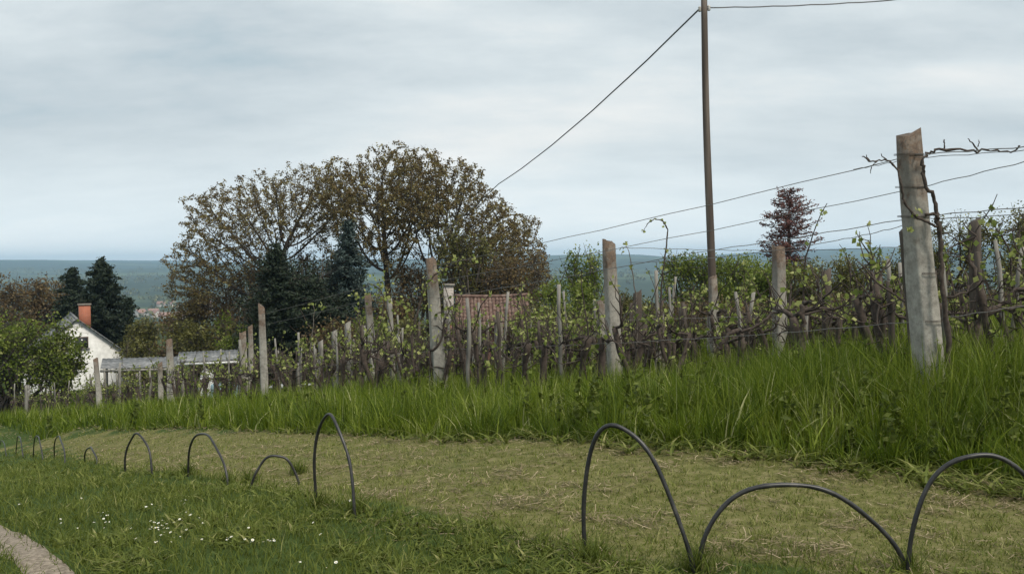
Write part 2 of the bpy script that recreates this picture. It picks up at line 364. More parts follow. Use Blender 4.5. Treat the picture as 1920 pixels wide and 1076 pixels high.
# ------------------------------------------------------------------ the ground sheet
def axis(lim, near, k):
    n = np.arange(-k, k + 1) / k
    a = 6.2
    return np.sign(n) * lim * (np.sinh(np.abs(n) * a) / np.sinh(a))
gx = np.unique(np.r_[np.arange(-9, 9, .14), axis(7000, 0, 150)])
gy = np.unique(np.r_[np.arange(3, 14, .14), axis(7000, 0, 190)[130:]])
gx = gx[np.r_[True, np.diff(gx) > .04]]; gy = gy[np.r_[True, np.diff(gy) > .04]]
XX, YY = np.meshgrid(gx, gy)
ZZ = H(XX, YY)
nx, ny = len(gx), len(gy)
ii = np.arange(nx * ny).reshape(ny, nx)
quads = np.stack([ii[:-1, :-1], ii[:-1, 1:], ii[1:, 1:], ii[1:, :-1]], -1).reshape(-1, 4)
ground = mesh_obj('ground', np.c_[XX.ravel(), YY.ravel(), ZZ.ravel()], [quads], M_ground, smooth=True)
tag(ground, 'grassy hillside falling away to a wooded valley and low far hills', None, None, 'structure')
xf, yf = XX.ravel(), YY.ravel()
wv = wob(xf, yf) * .5
dr = np.where(yf > 1, sstep(-.25, .25, (yf - drow(xf, yf)) + wv * .9) * (1 - sstep(-.2, .3, yf - dfront(xf, yf) + wv * .3)), 0)
a = ground.data.attributes.new('dry', 'FLOAT', 'POINT'); a.data.foreach_set('value', dr.astype(np.float32) * .68)
a = ground.data.attributes.new('farness', 'FLOAT', 'POINT'); a.data.foreach_set('value', sstep(60, 200, np.hypot(xf, yf)).astype(np.float32))

# worn wheel track at the lower left
c0 = G(0, 6.15); c1 = G(112, 4.72)
c0 = P(0, 1009, 6.2); c1 = P(112, 1082, 4.75)
td = (c1 - c0)[:2]; td /= np.linalg.norm(td); tn = np.array([-td[1], td[0]])
def track_d(x, y):
    return (x - c0[0]) * tn[0] + (y - c0[1]) * tn[1] + .012 * np.sin(x * 5.3 + y)
ts = np.arange(-22, 7, .08); us = np.linspace(-.115, .115, 7)
pv = []
for t in ts:
    cx, cy = c0[0] + td[0]*t, c0[1] + td[1]*t
    o = -.012 * math.sin(cx * 5.3 + cy)
    for u in us:
        w_ = u * (1 + .1 * math.sin(t * 3.1) + .06 * math.sin(t * 9.7 + u))
        pv.append((cx + tn[0]*(w_+o), cy + tn[1]*(w_+o)))
pv = np.array(pv); pz = H(pv[:, 0], pv[:, 1]) + .012 - .010 * (np.abs(np.tile(us, len(ts))) > .11)
ii = np.arange(len(ts)*len(us)).reshape(len(ts), len(us))
tag(mesh_obj('path', np.c_[pv, pz], [np.stack([ii[:-1,:-1], ii[:-1,1:], ii[1:,1:], ii[1:,:-1]], -1).reshape(-1, 4)], M_path, smooth=True),
    'narrow pale gravelly wheel track worn through the grass', None, None, 'structure')

# ------------------------------------------------------------------ grass
def clump(x, y, cell, seed):
    """jittered clump centre of every blade: offset vector from it and a random number per clump"""
    best = np.full(len(x), 1e9); ox = np.zeros(len(x)); oy = np.zeros(len(x)); rn = np.zeros(len(x))
    ci = np.floor(x / cell); cj = np.floor(y / cell)
    for di in (-1, 0, 1):
        for dj in (-1, 0, 1):
            a = ci + di; b = cj + dj
            h1 = np.modf(np.abs(np.sin(a * 127.1 + b * 311.7 + seed) * 43758.5))[0]; h2 = np.modf(np.abs(np.sin(a * 269.5 + b * 183.3 + seed) * 24634.6))[0]
            dx = x - (a + h1) * cell; dy = y - (b + h2) * cell; d = dx*dx + dy*dy; m = d < best
            best[m] = d[m]; ox[m] = dx[m]; oy[m] = dy[m]; rn[m] = np.modf(h1 * 57.3 + h2 * 31.1)[0][m]
    return ox, oy, rn
def litter(x, y, L, w, rnd, name, mat, label, cat):
    N = len(x); z = H(x, y) + rng.uniform(.004, .03, N); th = rng.uniform(0, 2*np.pi, N); bend = rng.normal(0, .35, N); ti = rng.normal(0, .22, N)
    V = np.empty((N, 6, 3))
    for i, t in enumerate((-.5, 0, .5)):
        a = th + bend * t; cx = x + np.cos(a) * L * t; cy = y + np.sin(a) * L * t; cz = z + L * t * ti
        V[:, 2*i] = np.c_[cx - np.sin(a)*w/2, cy + np.cos(a)*w/2, cz + w * .3]; V[:, 2*i+1] = np.c_[cx + np.sin(a)*w/2, cy - np.cos(a)*w/2, cz]
    b = np.arange(N)[:, None, None] * 6
    ob = mesh_obj(name, V.reshape(-1, 3), [(b + np.array([(0,1,3,2),(2,3,5,4)])[None]).reshape(-1, 4)], mat, rnd=np.repeat(rnd, 6))
    return tag(ob, label, cat, None, 'stuff')
def blades(x, y, h, w, lean, rnd, name, mat, label, cat, seg=3, curl=1.0, z=None, th=None):
    N = len(x); z = H(x, y) - .01 if z is None else z
    th = rng.uniform(0, 2*np.pi, N) if th is None else th; ph = rng.uniform(0, 2*np.pi, N)
    d = np.c_[np.cos(th), np.sin(th)]; s = np.c_[np.cos(ph), np.sin(ph)]
    ts = np.linspace(0, 1, seg + 1); V = np.empty((N, 2*seg + 1, 3))
    for i, t in enumerate(ts):
        off = lean * h * (t ** 1.8); zz = h * (t - .35 * curl * lean * t * t)
        cx = x + d[:, 0]*off; cy = y + d[:, 1]*off; cz = z + zz
        ww = w * (1 - t ** 1.5) * .5 if i < seg else w * 0
        if i < seg:
            V[:, 2*i] = np.c_[cx - s[:, 0]*ww, cy - s[:, 1]*ww, cz]; V[:, 2*i+1] = np.c_[cx + s[:, 0]*ww, cy + s[:, 1]*ww, cz]
        else: V[:, 2*i] = np.c_[cx, cy, cz]
    b = np.arange(N)[:, None, None] * (2*seg + 1)
    q = np.array([(2*i, 2*i+1, 2*i+3, 2*i+2) for i in range(seg - 1)])
    t3 = np.array([(2*seg - 2, 2*seg - 1, 2*seg)])
    rr = np.repeat(rnd, 2*seg + 1)
    ob = mesh_obj(name, V.reshape(-1, 3), [(b + q[None]).reshape(-1, 4), (b + t3[None]).reshape(-1, 3)], mat, rnd=rr)
    return tag(ob, label, cat, None, 'stuff')
def sample(n, y0, y1, r0=-.8, r1=1.15, pw=1.0):
    n = int(n * 1.2)
    r = rng.uniform(r0, r1, n)
    y = y0 * (y1 / y0) ** (rng.uniform(0, 1, n) ** pw)
    return r * y, y
# tall grass on the bank and between the vines
x, y = sample(380000, 5.8, 60)
k = (y > dfront(x, y) + .22 * wob(x, y, 1.7) + .05) ; x, y = x[k], y[k]
cl = wob(x, y, 1.6, .7); edge = np.clip((y - dfront(x, y)) / .8, 0, 1)
cl2 = wob(x + .4*y, y, 3.1, 4.)
ox, oy, crn = clump(x, y, .34, 3.)
th = np.arctan2(oy, ox) + rng.normal(0, .8, len(x))
h = (.45 + .10 * cl + .07 * cl2 + .26 * (crn - .5) + rng.normal(0, .10, len(x))) * (.55 + .45 * edge) * (1 + .42 * sstep(1.8, 3.8, x) * sstep(7.2, 8.2, y))
h = np.where(y < 30, h, h * .85)
v = np.clip(.46 + .24 * wob(x, y, .9, 2.) + .10 * cl2 + .38 * (np.modf(crn * 7.7)[0] - .5) + rng.normal(0, .17, len(x)) + .12 * sstep(1.5, 5, x), 0, .99)
v[rng.random(len(x)) < .015] = 1
blades(x, y, np.clip(h, .12, 1.0), (.0036 + rng.exponential(.0025, len(x)) + .004 * (np.modf(crn * 5.3)[0] > .75)) * (1 + y / 11), rng.uniform(.05, .75, len(x)) + .5 * (rng.random(len(x)) < .12), v, 'tall_grass', M_tall,
       'tall lush green grass on the bank in front of the vines', 'grass', 4, th=th)
# flowering grass stems above it
x, y = sample(15000, 6.4, 35); k = y > dfront(x, y) + .5; x, y = x[k], y[k]
blades(x, y, rng.uniform(.5, .85, len(x)), .0035 * (1 + y / 7), rng.uniform(.05, .35, len(x)), rng.uniform(.7, 1, len(x)), 'grass_stems', M_tall,
       'pale thin grass stems standing above the tall grass', 'grass stems', 3)
# leafy weeds growing up through the tall grass
x, y = sample(1500, 6.4, 30); k = (y > dfront(x, y) + .1) & (wob(x, y, 1.1, 6.) > .0); x, y = x[k], y[k]
z = H(x, y); mbw = MB(); hw = rng.uniform(.3, .62, len(x))
for i_ in range(26):
    t_ = rng.random(len(x)) ** .7; rr_ = rng.uniform(.01, .09, len(x)) * (1.1 - t_); a_ = rng.uniform(0, 6.28, len(x))
    mbw.leaves(np.c_[x + rr_ * np.cos(a_), y + rr_ * np.sin(a_), z + hw * t_], rng.uniform(.035, .085, len(x)) * (1 + y / 25), np.clip(rng.normal(.35, .2, len(x)), 0, 1), .5, .2)
tag(mbw.build('bank_weeds', M_short, None, rnd=True), 'leafy nettle like weeds growing up through the tall grass', 'weeds', None, 'stuff')
# short verge
x, y = sample(150000, 3.6, 34)
vg = (drow(x, y) - y) + .35 * wob(x, y, 1.2, 1.)
vg = vg + rng.normal(0, .3, len(x)) * (y / 6)
k = (vg > -.1) & (np.abs(track_d(x, y)) > .115 - rng.exponential(.035, len(x))); x, y = x[k], y[k]
cl = wob(x, y, 1.9, 3.); far = sstep(3.5, 6.5, y)
h = (.055 + .03 * np.clip(cl, -1, 1) + rng.exponential(.018, len(x))) * (1 + .5 * far)
blades(x, y, np.clip(h, .02, .28), .0042 * (1 + y / 7), rng.uniform(.2, 1.1, len(x)), np.clip(.45 + .22 * cl + rng.normal(0, .2, len(x)), 0, 1),
       'short_grass', M_short, 'short green verge grass beside the track', 'grass', 2)
# rough tufts along the feet of the hoops
x, y = sample(26000, 4.2, 30)
k = np.abs(y - drow(x, y)) < .12 + .14 * np.clip(wob(x, y, 2.3), 0, 1) + .0 * y
k &= (x / y < .12); x, y = x[k], y[k]
fr_ = np.array([P(a_, b_, d_)[:2] for a_, b_, d_ in ((1104,1042,4.85),(1303,1074,4.72),(1313,1070,4.72),(1702,1074,4.68),(592,950,6.35),(668,970,6.05),(470,915,8.3),(560,908,8.6),(428,912,8.3),(352,893,9.2))])
fi = rng.integers(0, len(fr_), 900); x = np.r_[x, fr_[fi, 0] + rng.normal(0, .035, 900)]; y = np.r_[y, fr_[fi, 1] + rng.normal(0, .035, 900)]
blades(x, y, rng.uniform(.08, .22, len(x)), .005 * (1 + y / 8), rng.uniform(.2, .9, len(x)), np.clip(rng.normal(.4, .2, len(x)), 0, 1),
       'grass_tufts', M_short, 'unmown green tufts along the feet of the pipe hoops', 'grass tufts', 3)
# mown strip: short stubble and lying hay
x, y = sample(330000, 3.6, 30)
k = (y > drow(x, y) - .1 + .45 * wob(x, y, 1.2, 1.) + rng.normal(0, .35, len(x))) & (y < dfront(x, y) + .3); x, y = x[k], y[k]
hay = .5 * wob(x, y, 1.35, 5.) + .8 * wob(x, y * 1.7, 3.1, 2.) + .5 * wob(x + .3*y, y, 8.1, 4.) + .75 * (1 - sstep(.1, .9, np.abs(y - dfront(x, y)))) * (wob(x, y, 2.2, 3.) > -.2)
gm = rng.random(len(x)) < np.clip(.68 - .45 * hay, .2, .95)
ox, oy, crn = clump(x, y, .12, 9.)
blades(x[gm], y[gm], np.clip(rng.uniform(.015, .05, gm.sum()) + .04 * (crn[gm] > .8), .01, .1), .0045 * (1 + y[gm] / 8), rng.uniform(.2, 1.3, gm.sum()), np.clip(rng.normal(.62, .22, gm.sum()) + .5 * (crn[gm] - .5), 0, 1),
       'mown_stubble', M_short, 'short green stubble of the mown strip between hoops and tall grass', 'grass', 2)
q = ~gm & (rng.random(len(x)) < np.clip(.25 + 1.2 * hay, .05, 1))
litter(x[q], y[q], rng.uniform(.02, .06, q.sum()) + rng.exponential(.02, q.sum()), .0025 * (1 + y[q] / 7), np.clip(rng.normal(.52, .27, q.sum()), 0, 1),
       'dry_grass_clippings', M_straw, 'dry straw coloured clippings lying on the mown strip', 'dry grass')
# broad leaved weeds in the verge and at the foot of the bank
x, y = sample(9500, 3.7, 22, pw=1.4)
k = ((drow(x, y) - y > -.2) & (np.abs(track_d(x, y)) > .17) & (wob(x, y, 1.7, 8.) > -.1)) | (np.abs(y - dfront(x, y)) < .35); x, y = x[k], y[k]
n_ = 7; xx = np.repeat(x, n_) + rng.normal(0, .015, len(x)*n_); yy = np.repeat(y, n_) + rng.normal(0, .015, len(x)*n_)
blades(xx, yy, rng.uniform(.04, .11, len(xx)) * np.repeat(1 + 1.2 * (y > dfront(x, y) - .4), n_), .017 * (1 + yy / 12), rng.uniform(.8, 1.9, len(xx)), np.clip(rng.normal(.62, .22, len(xx)), 0, 1),
       'leafy_weeds', M_short, 'small broad leaved weeds among the verge grass and along the bank', 'weeds', 3)

# ------------------------------------------------------------------ daisies in the verge
mb = MB(); mb.tube([(0,0,0),(0.004,0,.05),(0,0.003,.09)], .0014, 4)
dz = empty('daisy', (0,0,0), 'small white daisy open in the short grass of the verge', 'flower', 'white daisies scattered in the verge')
mb.build('stem', M_short, dz, rnd=True)
mb = MB()
for i in range(11):
    a = i * 2*math.pi/11; c, s_ = math.cos(a), math.sin(a)
    mb.add([(.003*c, .003*s_, .09), (.011*c - .0034*s_, .011*s_ + .0034*c, .092), (.017*c, .017*s_, .0935), (.011*c + .0034*s_, .011*s_ - .0034*c, .092)], Q=[(0,1,2,3)])
mb.build('petals', M_daisy, dz)
mb = MB(); th = np.arange(8) * math.pi/4
mb.add(np.r_[np.c_[.005*np.cos(th), .005*np.sin(th), np.full(8, .0925)], [(0,0,.0965)]], T=[(i, (i+1) % 8, 8) for i in range(8)])
mb.build('disc', M_yellow, dz)
spots = []
for cx, cy, sx, sy, n in [(300,985,40,22,32),(420,995,60,10,12),(500,1000,15,6,8),(320,935,30,12,9),(190,950,25,10,6),(215,965,60,20,12),(120,950,50,30,6),(600,960,90,40,6),(330,960,60,14,10),(560,1050,80,20,5)]:
    for _ in range(n): spots.append((random.gauss(cx, sx*.6), random.gauss(cy, sy*.6)))
first = True
for px, py in spots:
    D = 6.0
    for _ in range(12):
        p = P(px, py, D); e_ = p[2] - Hs(p[0], p[1]) - .08; D += e_ * D / 1.9 * .8
        D = max(3.5, min(D, 20))
    if abs(track_d(p[0], p[1])) < .18: continue
    loc = (p[0], p[1], Hs(p[0], p[1]) + random.uniform(-.015, .02)); sc1 = random.uniform(.38, .66)
    if first: dz.location = loc; first = False
    else:
        c = copy_thing(dz, loc, random.uniform(0, 6), sc1); c.rotation_euler = (random.uniform(-.5, .5), random.uniform(-.5, .5), random.uniform(0, 6))

# ------------------------------------------------------------------ black pipe hoops
def hoop(f0, f1, Ht, skew, label, r=.0125, up=1.6, tilt=0.0):
    a = G2(*f0); b = G2(*f1); a[2] -= .06; b[2] -= .06
    pts = []
    for i in range(41):
        t = math.pi * i / 40; u = .5 - .5 * math.copysign(abs(math.cos(t)) ** (2/up), math.cos(t)); s_ = math.sin(t) ** (1.0)
        p = a * (1-u) + b * u; p = p + (b - a) * skew * s_; p[2] += Ht * math.sin(t) ** .95; p[1] += tilt * s_
        p += np.array([0.007 * math.sin(5*t + f0[0]), 0.004 * math.sin(8*t), .006 * math.sin(7*t + f0[0])])
        pts.append(p)
    o0 = pts[0].copy(); mb = MB(); gr = np.random.default_rng(int(f0[0]) + 9); mb.tube(np.array(pts) - o0, r * .94 * (1 + gr.normal(0, .045, len(pts))), 10)
    o = mb.build('pipe_hoop', M_pipe, None, True); o.location = tuple(o0)
    tag(o, label, 'pipe hoop', 'black pipe hoops edging the verge')
def G2(px, py, D0):
    """ground hit of the sight line through a hoop foot, near depth D0"""
    D = D0
    for _ in range(25):
        p = P(px, py, D); D += (p[2] - Hs(p[0], p[1])) * D / 1.9 * .6
        D = max(D0 * .6, min(D, D0 * 1.6))
    p[2] = Hs(p[0], p[1]); return p
def hh(px, py, f, k=1.0):
    """height of apex seen at px,py above foot f"""
    a = G2(*f); return P(px, py, a[1])[2] - a[2]
HP = [((-2,850,23),(12,856,22.6),(3,826),'dark pipe hoop cut by the left edge of the photo'),
      ((30,853,20.5),(43,858,20.2),(36,818),'second hoop from the left edge, tall and narrow, seen almost edge on'),
      ((62,860,17.6),(80,866,17.1),(69,817),'narrow upright hoop, third in the row from the left edge'),
      ((101,862,16.0),(122,868,15.4),(107,817),'narrow hoop standing just left of the lowest small far hoop'),
      ((158,868,13.4),(182,872,12.9),(168,838),'smallest low hoop at the far end of the row'),
      ((235,890,10.0),(288,892,9.6),(254,813),'round topped hoop right of the smallest far hoop'),
      ((352,893,9.2),(428,912,8.3),(376,813),'hoop with a long slanting right leg, left of the low leaning hoop'),
      ((470,915,8.3),(560,908,8.6),(516,854),'low wide hoop left of the tall narrow hoop'),
      ((592,950,6.4),(668,970,6.1),(612,777),'tall narrow hoop alone in the middle of the verge'),
      ((1104,1042,4.9),(1303,1074,4.75),(1156,803),'tall pointed hoop nearest the middle, touching the wide low hoop'),
      ((1313,1070,4.75),(1702,1074,4.7),(1475,907),'widest low hoop in the foreground between two taller ones'),
      ((1703,1078,4.7),(2010,1080,4.7),(1838,851),'thick hoop running out of the right edge of the photo')]
for f0, f1, (ax, ay), lb in HP:
    a = G2(*f0); b = G2(*f1); m = (a + b) / 2
    Ht = P(ax, ay, m[1])[2] - m[2] + .06
    u = ((P(ax, ay, m[1])[0] - m[0]) / (b[0] - a[0]))
    hoop(f0, f1, Ht, u, lb, r=.0118 if f0[0] < 1000 else .0138, up=1.9)

# ------------------------------------------------------------------ posts
def post(name, px_top, py_top, px_bot, D, w0, w1, mat, label, cat, group=None, depth=1.0, rot=.3, slant=.05, D1=None):
    """square tapered post; w0/w1 widths in metres at top and foot"""
    b = G(px_bot, D); t = P(px_top, py_top, D if D1 is None else D1)
    g = np.random.default_rng(int(px_top * 7 + py_top)); mb = MB(); n = 9; V = []
    c_, s_ = math.cos(rot), math.sin(rot)
    # extend line to the ground
    for i in range(n):
        k_ = i / (n - 1); p = (t - b) * k_; w = w1 + (w0 - w1) * k_
        ring = np.array([(-1,-.8),(-.8,-1),(.8,-1),(1,-.8),(1,.8),(.8,1),(-.8,1),(-1,.8)], float) * w / 2
        ring[:, 1] *= depth; ring = ring + g.normal(0, w * .022, ring.shape)
        ring = np.c_[ring[:, 0]*c_ - ring[:, 1]*s_, ring[:, 0]*s_ + ring[:, 1]*c_]
        z = np.full(8, p[2] - (.25 if i == 0 else 0))
        if i == n - 1: z = z + ring[:, 0] * slant / max(w0, .01) * 1.2 + g.normal(0, w * .11, 8)
        V.append(np.c_[ring + p[:2], z])
    V = np.concatenate(V); j = np.arange(8); Q = [np.c_[i*8 + j, i*8 + (j+1) % 8, (i+1)*8 + (j+1) % 8, (i+1)*8 + j] for i in range(n-1)]
    V = np.r_[V, [V[-8:].mean(0) - (0, 0, w0 * .12)]]; T = np.c_[np.full(8, len(V)-1), (n-1)*8 + j, (n-1)*8 + (j+1) % 8]
    mb.add(V, T, np.concatenate(Q)); o = mb.build(name, mat); o.location = tuple(b)
    return tag(o, label, cat, group)
CG = 'concrete trellis posts of the vineyard'; WG = 'weathered wooden vineyard posts'; SG = 'slim grey stakes'
postA = post('concrete_post', 1703, 250, 1748, 8.7, .18, .245, M_conc, 'tallest concrete post, broken brown top, bare vine canes on both sides', 'post', CG, rot=.25, slant=.06)
post('concrete_post', 1141, 452, 1156, 14, .165, .22, M_conc, 'leaning concrete post with slanted brown top below the open sky, middle of the vineyard', 'post', CG, slant=-.05)
post('concrete_post', 1459, 462, 1465, 13.5, .15, .20, M_conc, 'pale concrete post standing in front of the red dead conifer', 'post', CG, slant=-.03)
post('concrete_post', 808, 488, 828, 16, .17, .26, M_conc, 'concrete post with orange brown top left of the brick shed chimney', 'post', CG, slant=.03)
post('concrete_post', 689, 553, 707, 22, .15, .2, M_conc, 'concrete post crowned with yellow green vine leaves', 'post', CG)
post('concrete_post', 490, 574, 498, 22, .15, .2, M_conc, 'lone tall concrete post against the black conifer', 'post', CG, slant=-.08)
post('concrete_post', 469, 610, 474, 24, .12, .17, M_conc, 'thinner of the paired posts at the right end of the open shelter', 'post', CG)
post('concrete_post', 455, 622, 459, 23.5, .17, .24, M_conc, 'broad pale post touching the right end of the open shelter', 'post', CG)
post('concrete_post', 317, 636, 323, 28, .17, .3, M_conc, 'stout concrete post in front of the shelter roof', 'post', CG)
post('concrete_post', 300, 680, 303, 30, .14, .18, M_conc, 'shorter post just left of the stout one by the shelter', 'post', CG)
post('concrete_post', 179, 672, 190, 31, .14, .2, M_conc, 'leaning grey post below the white gable house', 'post', CG)
post('concrete_post', 49, 722, 50, 40, .11, .14, M_stake, 'small pale post under the big green shrub at far left', 'post', CG)
post('concrete_post', 1336, 520, 1342, 17, .13, .17, M_conc, 'concrete post right beside the utility pole', 'post', CG)
post('concrete_post', 1126, 562, 1132, 16.5, .12, .15, M_conc, 'thin pale post close behind the leaning middle post', 'post', CG)
post('concrete_post', 934, 590, 939, 19, .15, .19, M_conc, 'pale post in front of the brick shed roof', 'post', CG)
post('concrete_post', 984, 618, 989, 19.5, .14, .2, M_conc, 'broad pale post right of the brick shed roof', 'post', CG)
post('concrete_post', 1055, 640, 1056, 18.5, .18, .2, M_conc, 'short broad pale post among vines under the bright green shrub', 'post', CG)
post('concrete_post', 890, 612, 892, 19.5, .1, .12, M_conc, 'slim pale post below the eave of the brick shed', 'post', CG)
post('wooden_post', 1828, 412, 1831, 11.0, .105, .13, M_wood, 'dark wooden post rising above the hedge right of the tallest post', 'post', WG, rot=.6)
post('wooden_post', 1549, 505, 1551, 13.0, .11, .12, M_wood, 'thick dark wooden post right of the pale post by the red conifer', 'post', WG)
post('wooden_post', 1195, 548, 1199, 16, .12, .14, M_wood, 'dark wooden post right of the leaning concrete post', 'post', WG)
post('wooden_post', 1648, 520, 1650, 13, .08, .1, M_wood, 'thin dark post left of the tallest concrete post', 'post', WG)
post('wooden_post', 1694, 430, 1722, 9.4, .07, .08, M_wood, 'dark board leaning along the left side of the tallest post', 'post', WG)
post('wooden_post', 1280, 575, 1284, 16, .11, .12, M_wood, 'dark post left of the utility pole among vines', 'post', WG)
for px0, py0, px1, D, w, lb in [(627,620,628,23,.12,'grey stake with a flat top in front of the blue spruce'),(652,605,656,23,.13,'grey weathered stake left of the leaf crowned post'),
                           (601,640,604,23,.11,'short grey stake right of the tall bare shoot'),(747,625,751,20,.085,'thin pale stake between the two leafy concrete posts'),
                           (560,680,561,24,.12,'short pale stake near the white garden table'),(1243,590,1244,14.5,.03,'thin pale cane under the arching bare shoot'),
                           (1233,600,1228,14.5,.028,'second thin cane beside the arching bare shoot'),(224,690,224,33,.1,'pale stake under the left end of the shelter'),
                           (256,700,257,33,.08,'thin stake below the shelter roof, left of the stout post'),(342,700,344,32,.09,'thin pale stake right of the stout post'),
                           (730,560,738,24,.12,'grey post standing right of the leaf crowned post'),(1510,590,1508,12,.06,'dark stake in the vines right of the pale post')]:
    post('vine_stake', px0, py0, px1, D, w, w * 1.1, M_stake, lb, 'stake', SG, rot=.5)

# ------------------------------------------------------------------ rows of old vines
ROW = np.array([(7.6, 3.7), (3.97, 8.7), (-1.3, 16), (-6.1, 22), (-10.8, 28), (-16, 34), (-25, 45), (-33, 55)])
seg = np.linalg.norm(np.diff(ROW, axis=0), axis=1); cum = np.r_[0, np.cumsum(seg)]
VN = np.array([.81, .587])
def rowpt(s, k):
    p = np.array([np.interp(s, cum, ROW[:, 0]), np.interp(s, cum, ROW[:, 1])]); return p + VN * k
def rowdir(s):
    d = rowpt(s + .3, 0) - rowpt(s - .3, 0); return math.atan2(d[1], d[0])
def wander(g, p, d, L, n, j, grav=0.0):
    pts = [np.array(p, float)]; d = np.array(d, float); d /= np.linalg.norm(d)
    for _ in range(n):
        d = d + g.normal(0, j, 3); d[2] += grav; d /= np.linalg.norm(d); pts.append(pts[-1] + d * L / n)
    return np.array(pts)
def make_vine(i, mode):
    g = np.random.default_rng(100 + i)
    e_ = empty('grapevine', (0, -50, -20), 'gnarled old grapevine', 'grapevine')
    mb = MB(); lv = MB(); tips = []
    nt_ = (1, 2, 2, 3)[int(g.integers(0, 4))]
    for q in range(nt_):
        tr = wander(g, (g.normal(0, .14 * (nt_ > 1)) + .12 * (q - (nt_ - 1) / 2), g.normal(0, .05), -.1), (g.normal(0, .06), g.normal(0, .05), 1), g.uniform(.85, 1.2), 7, .12, .08)
        mb.tube(tr, np.linspace(.042, .027, 8) * (1 + g.normal(0, .22, 8)) * (1.25 if mode == 0 else .9), 6)
        top = tr[-1]
        for sg in ((-1, 1) if nt_ == 1 else ((-1,) if q == 0 else (1,) if q == 1 else ())):
            L = g.uniform(.3, .6); arm = wander(g, top, (sg, g.normal(0, .35), g.uniform(-.1, .9)), L, 7, .28, -.05 if g.random() < .5 else .06)
            mb.tube(arm, np.linspace(.022, .010, 8) * (1 + g.normal(0, .15, 8)), 5)
            for t in range(2, 8):
                if g.random() < .95:
                    sh = wander(g, arm[t], (g.normal(0, .5), g.normal(0, .4), 1), g.uniform(.12, .5), 4, .25)
                    mb.tube(sh, np.linspace(.008, .0035, 5), 4, False); tips.append(sh)
            if g.random() < .5:
                sh = wander(g, arm[-1], (sg * .6, 0, g.uniform(-.9, .7)), g.uniform(.3, .6), 5, .28); mb.tube(sh, np.linspace(.01, .004, 6), 4, False); tips.append(sh)
        for t in range(12):
            s0 = tr[g.integers(2, 7)]; sh = wander(g, s0, (g.normal(0, 1), g.normal(0, .6), g.uniform(-.2, .8)), g.uniform(.08, .32), 4, .3); mb.tube(sh, np.linspace(.010, .004, 5), 4, False)
            if g.random() < .4: tips.append(sh)
    for t in range(9):
        s0 = tr[g.integers(5, 8)] + (g.uniform(-.45, .45), g.normal(0, .08), g.uniform(-.1, .15)); sh = wander(g, s0, (g.normal(0, .5), g.normal(0, .3), 1), g.uniform(.15, .5), 5, .3)
        mb.tube(sh, np.linspace(.006, .0025, 6), 3, False)
        if g.random() < .35: tips.append(sh[2:])
    if mode == 2 or g.random() < .12:   # tall shoot
        sh = wander(g, top, (g.normal(0, .2), g.normal(0, .1), 1), g.uniform(.6, 1.1), 9, .12); mb.tube(sh, np.linspace(.011, .004, 10), 5, False); tips += [sh, sh[4:]]
    C = []
    for sh in tips:
        for t in range(1, len(sh)):
            if g.random() < (.25 if mode != 1 else .65):
                n = g.integers(2, 5); C.append(sh[t] + g.normal(0, .022, (n, 3)))
    C = np.concatenate(C)
    lv.leaves(C, g.uniform(.03, .08, len(C)), g.random(len(C)), .9, 0, g)
    mb.build('trunk', M_dark_bark, e_); lv.build('leaves', M_vleaf, e_, rnd=True)
    return e_
protos = [make_vine(i, (0, 0, 1, 0, 2, 0, 1, 0, 0, 2, 0, 1)[i]) for i in range(12)]
used_p = [False] * 12
def place_vine(pi, loc, rz, sc, label, group):
    if not used_p[pi]:
        used_p[pi] = True; o = protos[pi]; o.location = tuple(loc); o.rotation_euler = (0, 0, rz); o.scale = (sc,)*3; o['label'] = label; o['group'] = group; return o
    return copy_thing(protos[pi], loc, rz, sc, label, group)
rowname = ['front row', 'second row', 'third row', 'fourth row', 'fifth row', 'rearmost row']
stk = []
stake_proto = None
for k in range(6):
    s = 5.2 + .3 * k; smax = (55, 46, 40, 34, 30, 26)[k]
    while s < smax:
        if k == 0 and s < 11.5: s = 11.5
        p = rowpt(s, 1.15 * k); y = p[1]
        pxx = proj((p[0], p[1], 0))[0]
        D = p[1]
        if pxx < 2050 and pxx > -60:
            z = Hs(p[0], p[1]); sd_ = 'near' if D < 14 else ('middle' if D < 24 else 'far')
            part_ = {'near': 'near the tallest post', 'middle': 'before the brick shed', 'far': 'on the descent to the left'}[sd_]
            j = rng.normal(0, .1, 2)
            place_vine(int(rng.integers(0, 12)), (p[0]+j[0], p[1]+j[1], z), rowdir(s) + (math.pi if rng.random() < .5 else 0) + rng.normal(0, .12), float(rng.uniform(1.0, 1.38)),
                       f'dark gnarled old vine in the {rowname[k]}, {part_}', f'old vines in the {rowname[k]}, {sd_} stretch')
            if rng.random() < .72:
                stk.append((p[0] + j[0] + rng.normal(0, .12), p[1] + j[1] + rng.normal(0, .1), k, sd_, part_))
        s += rng.uniform(.7, 1.1) * (1.0 if D < 20 else 1.25)
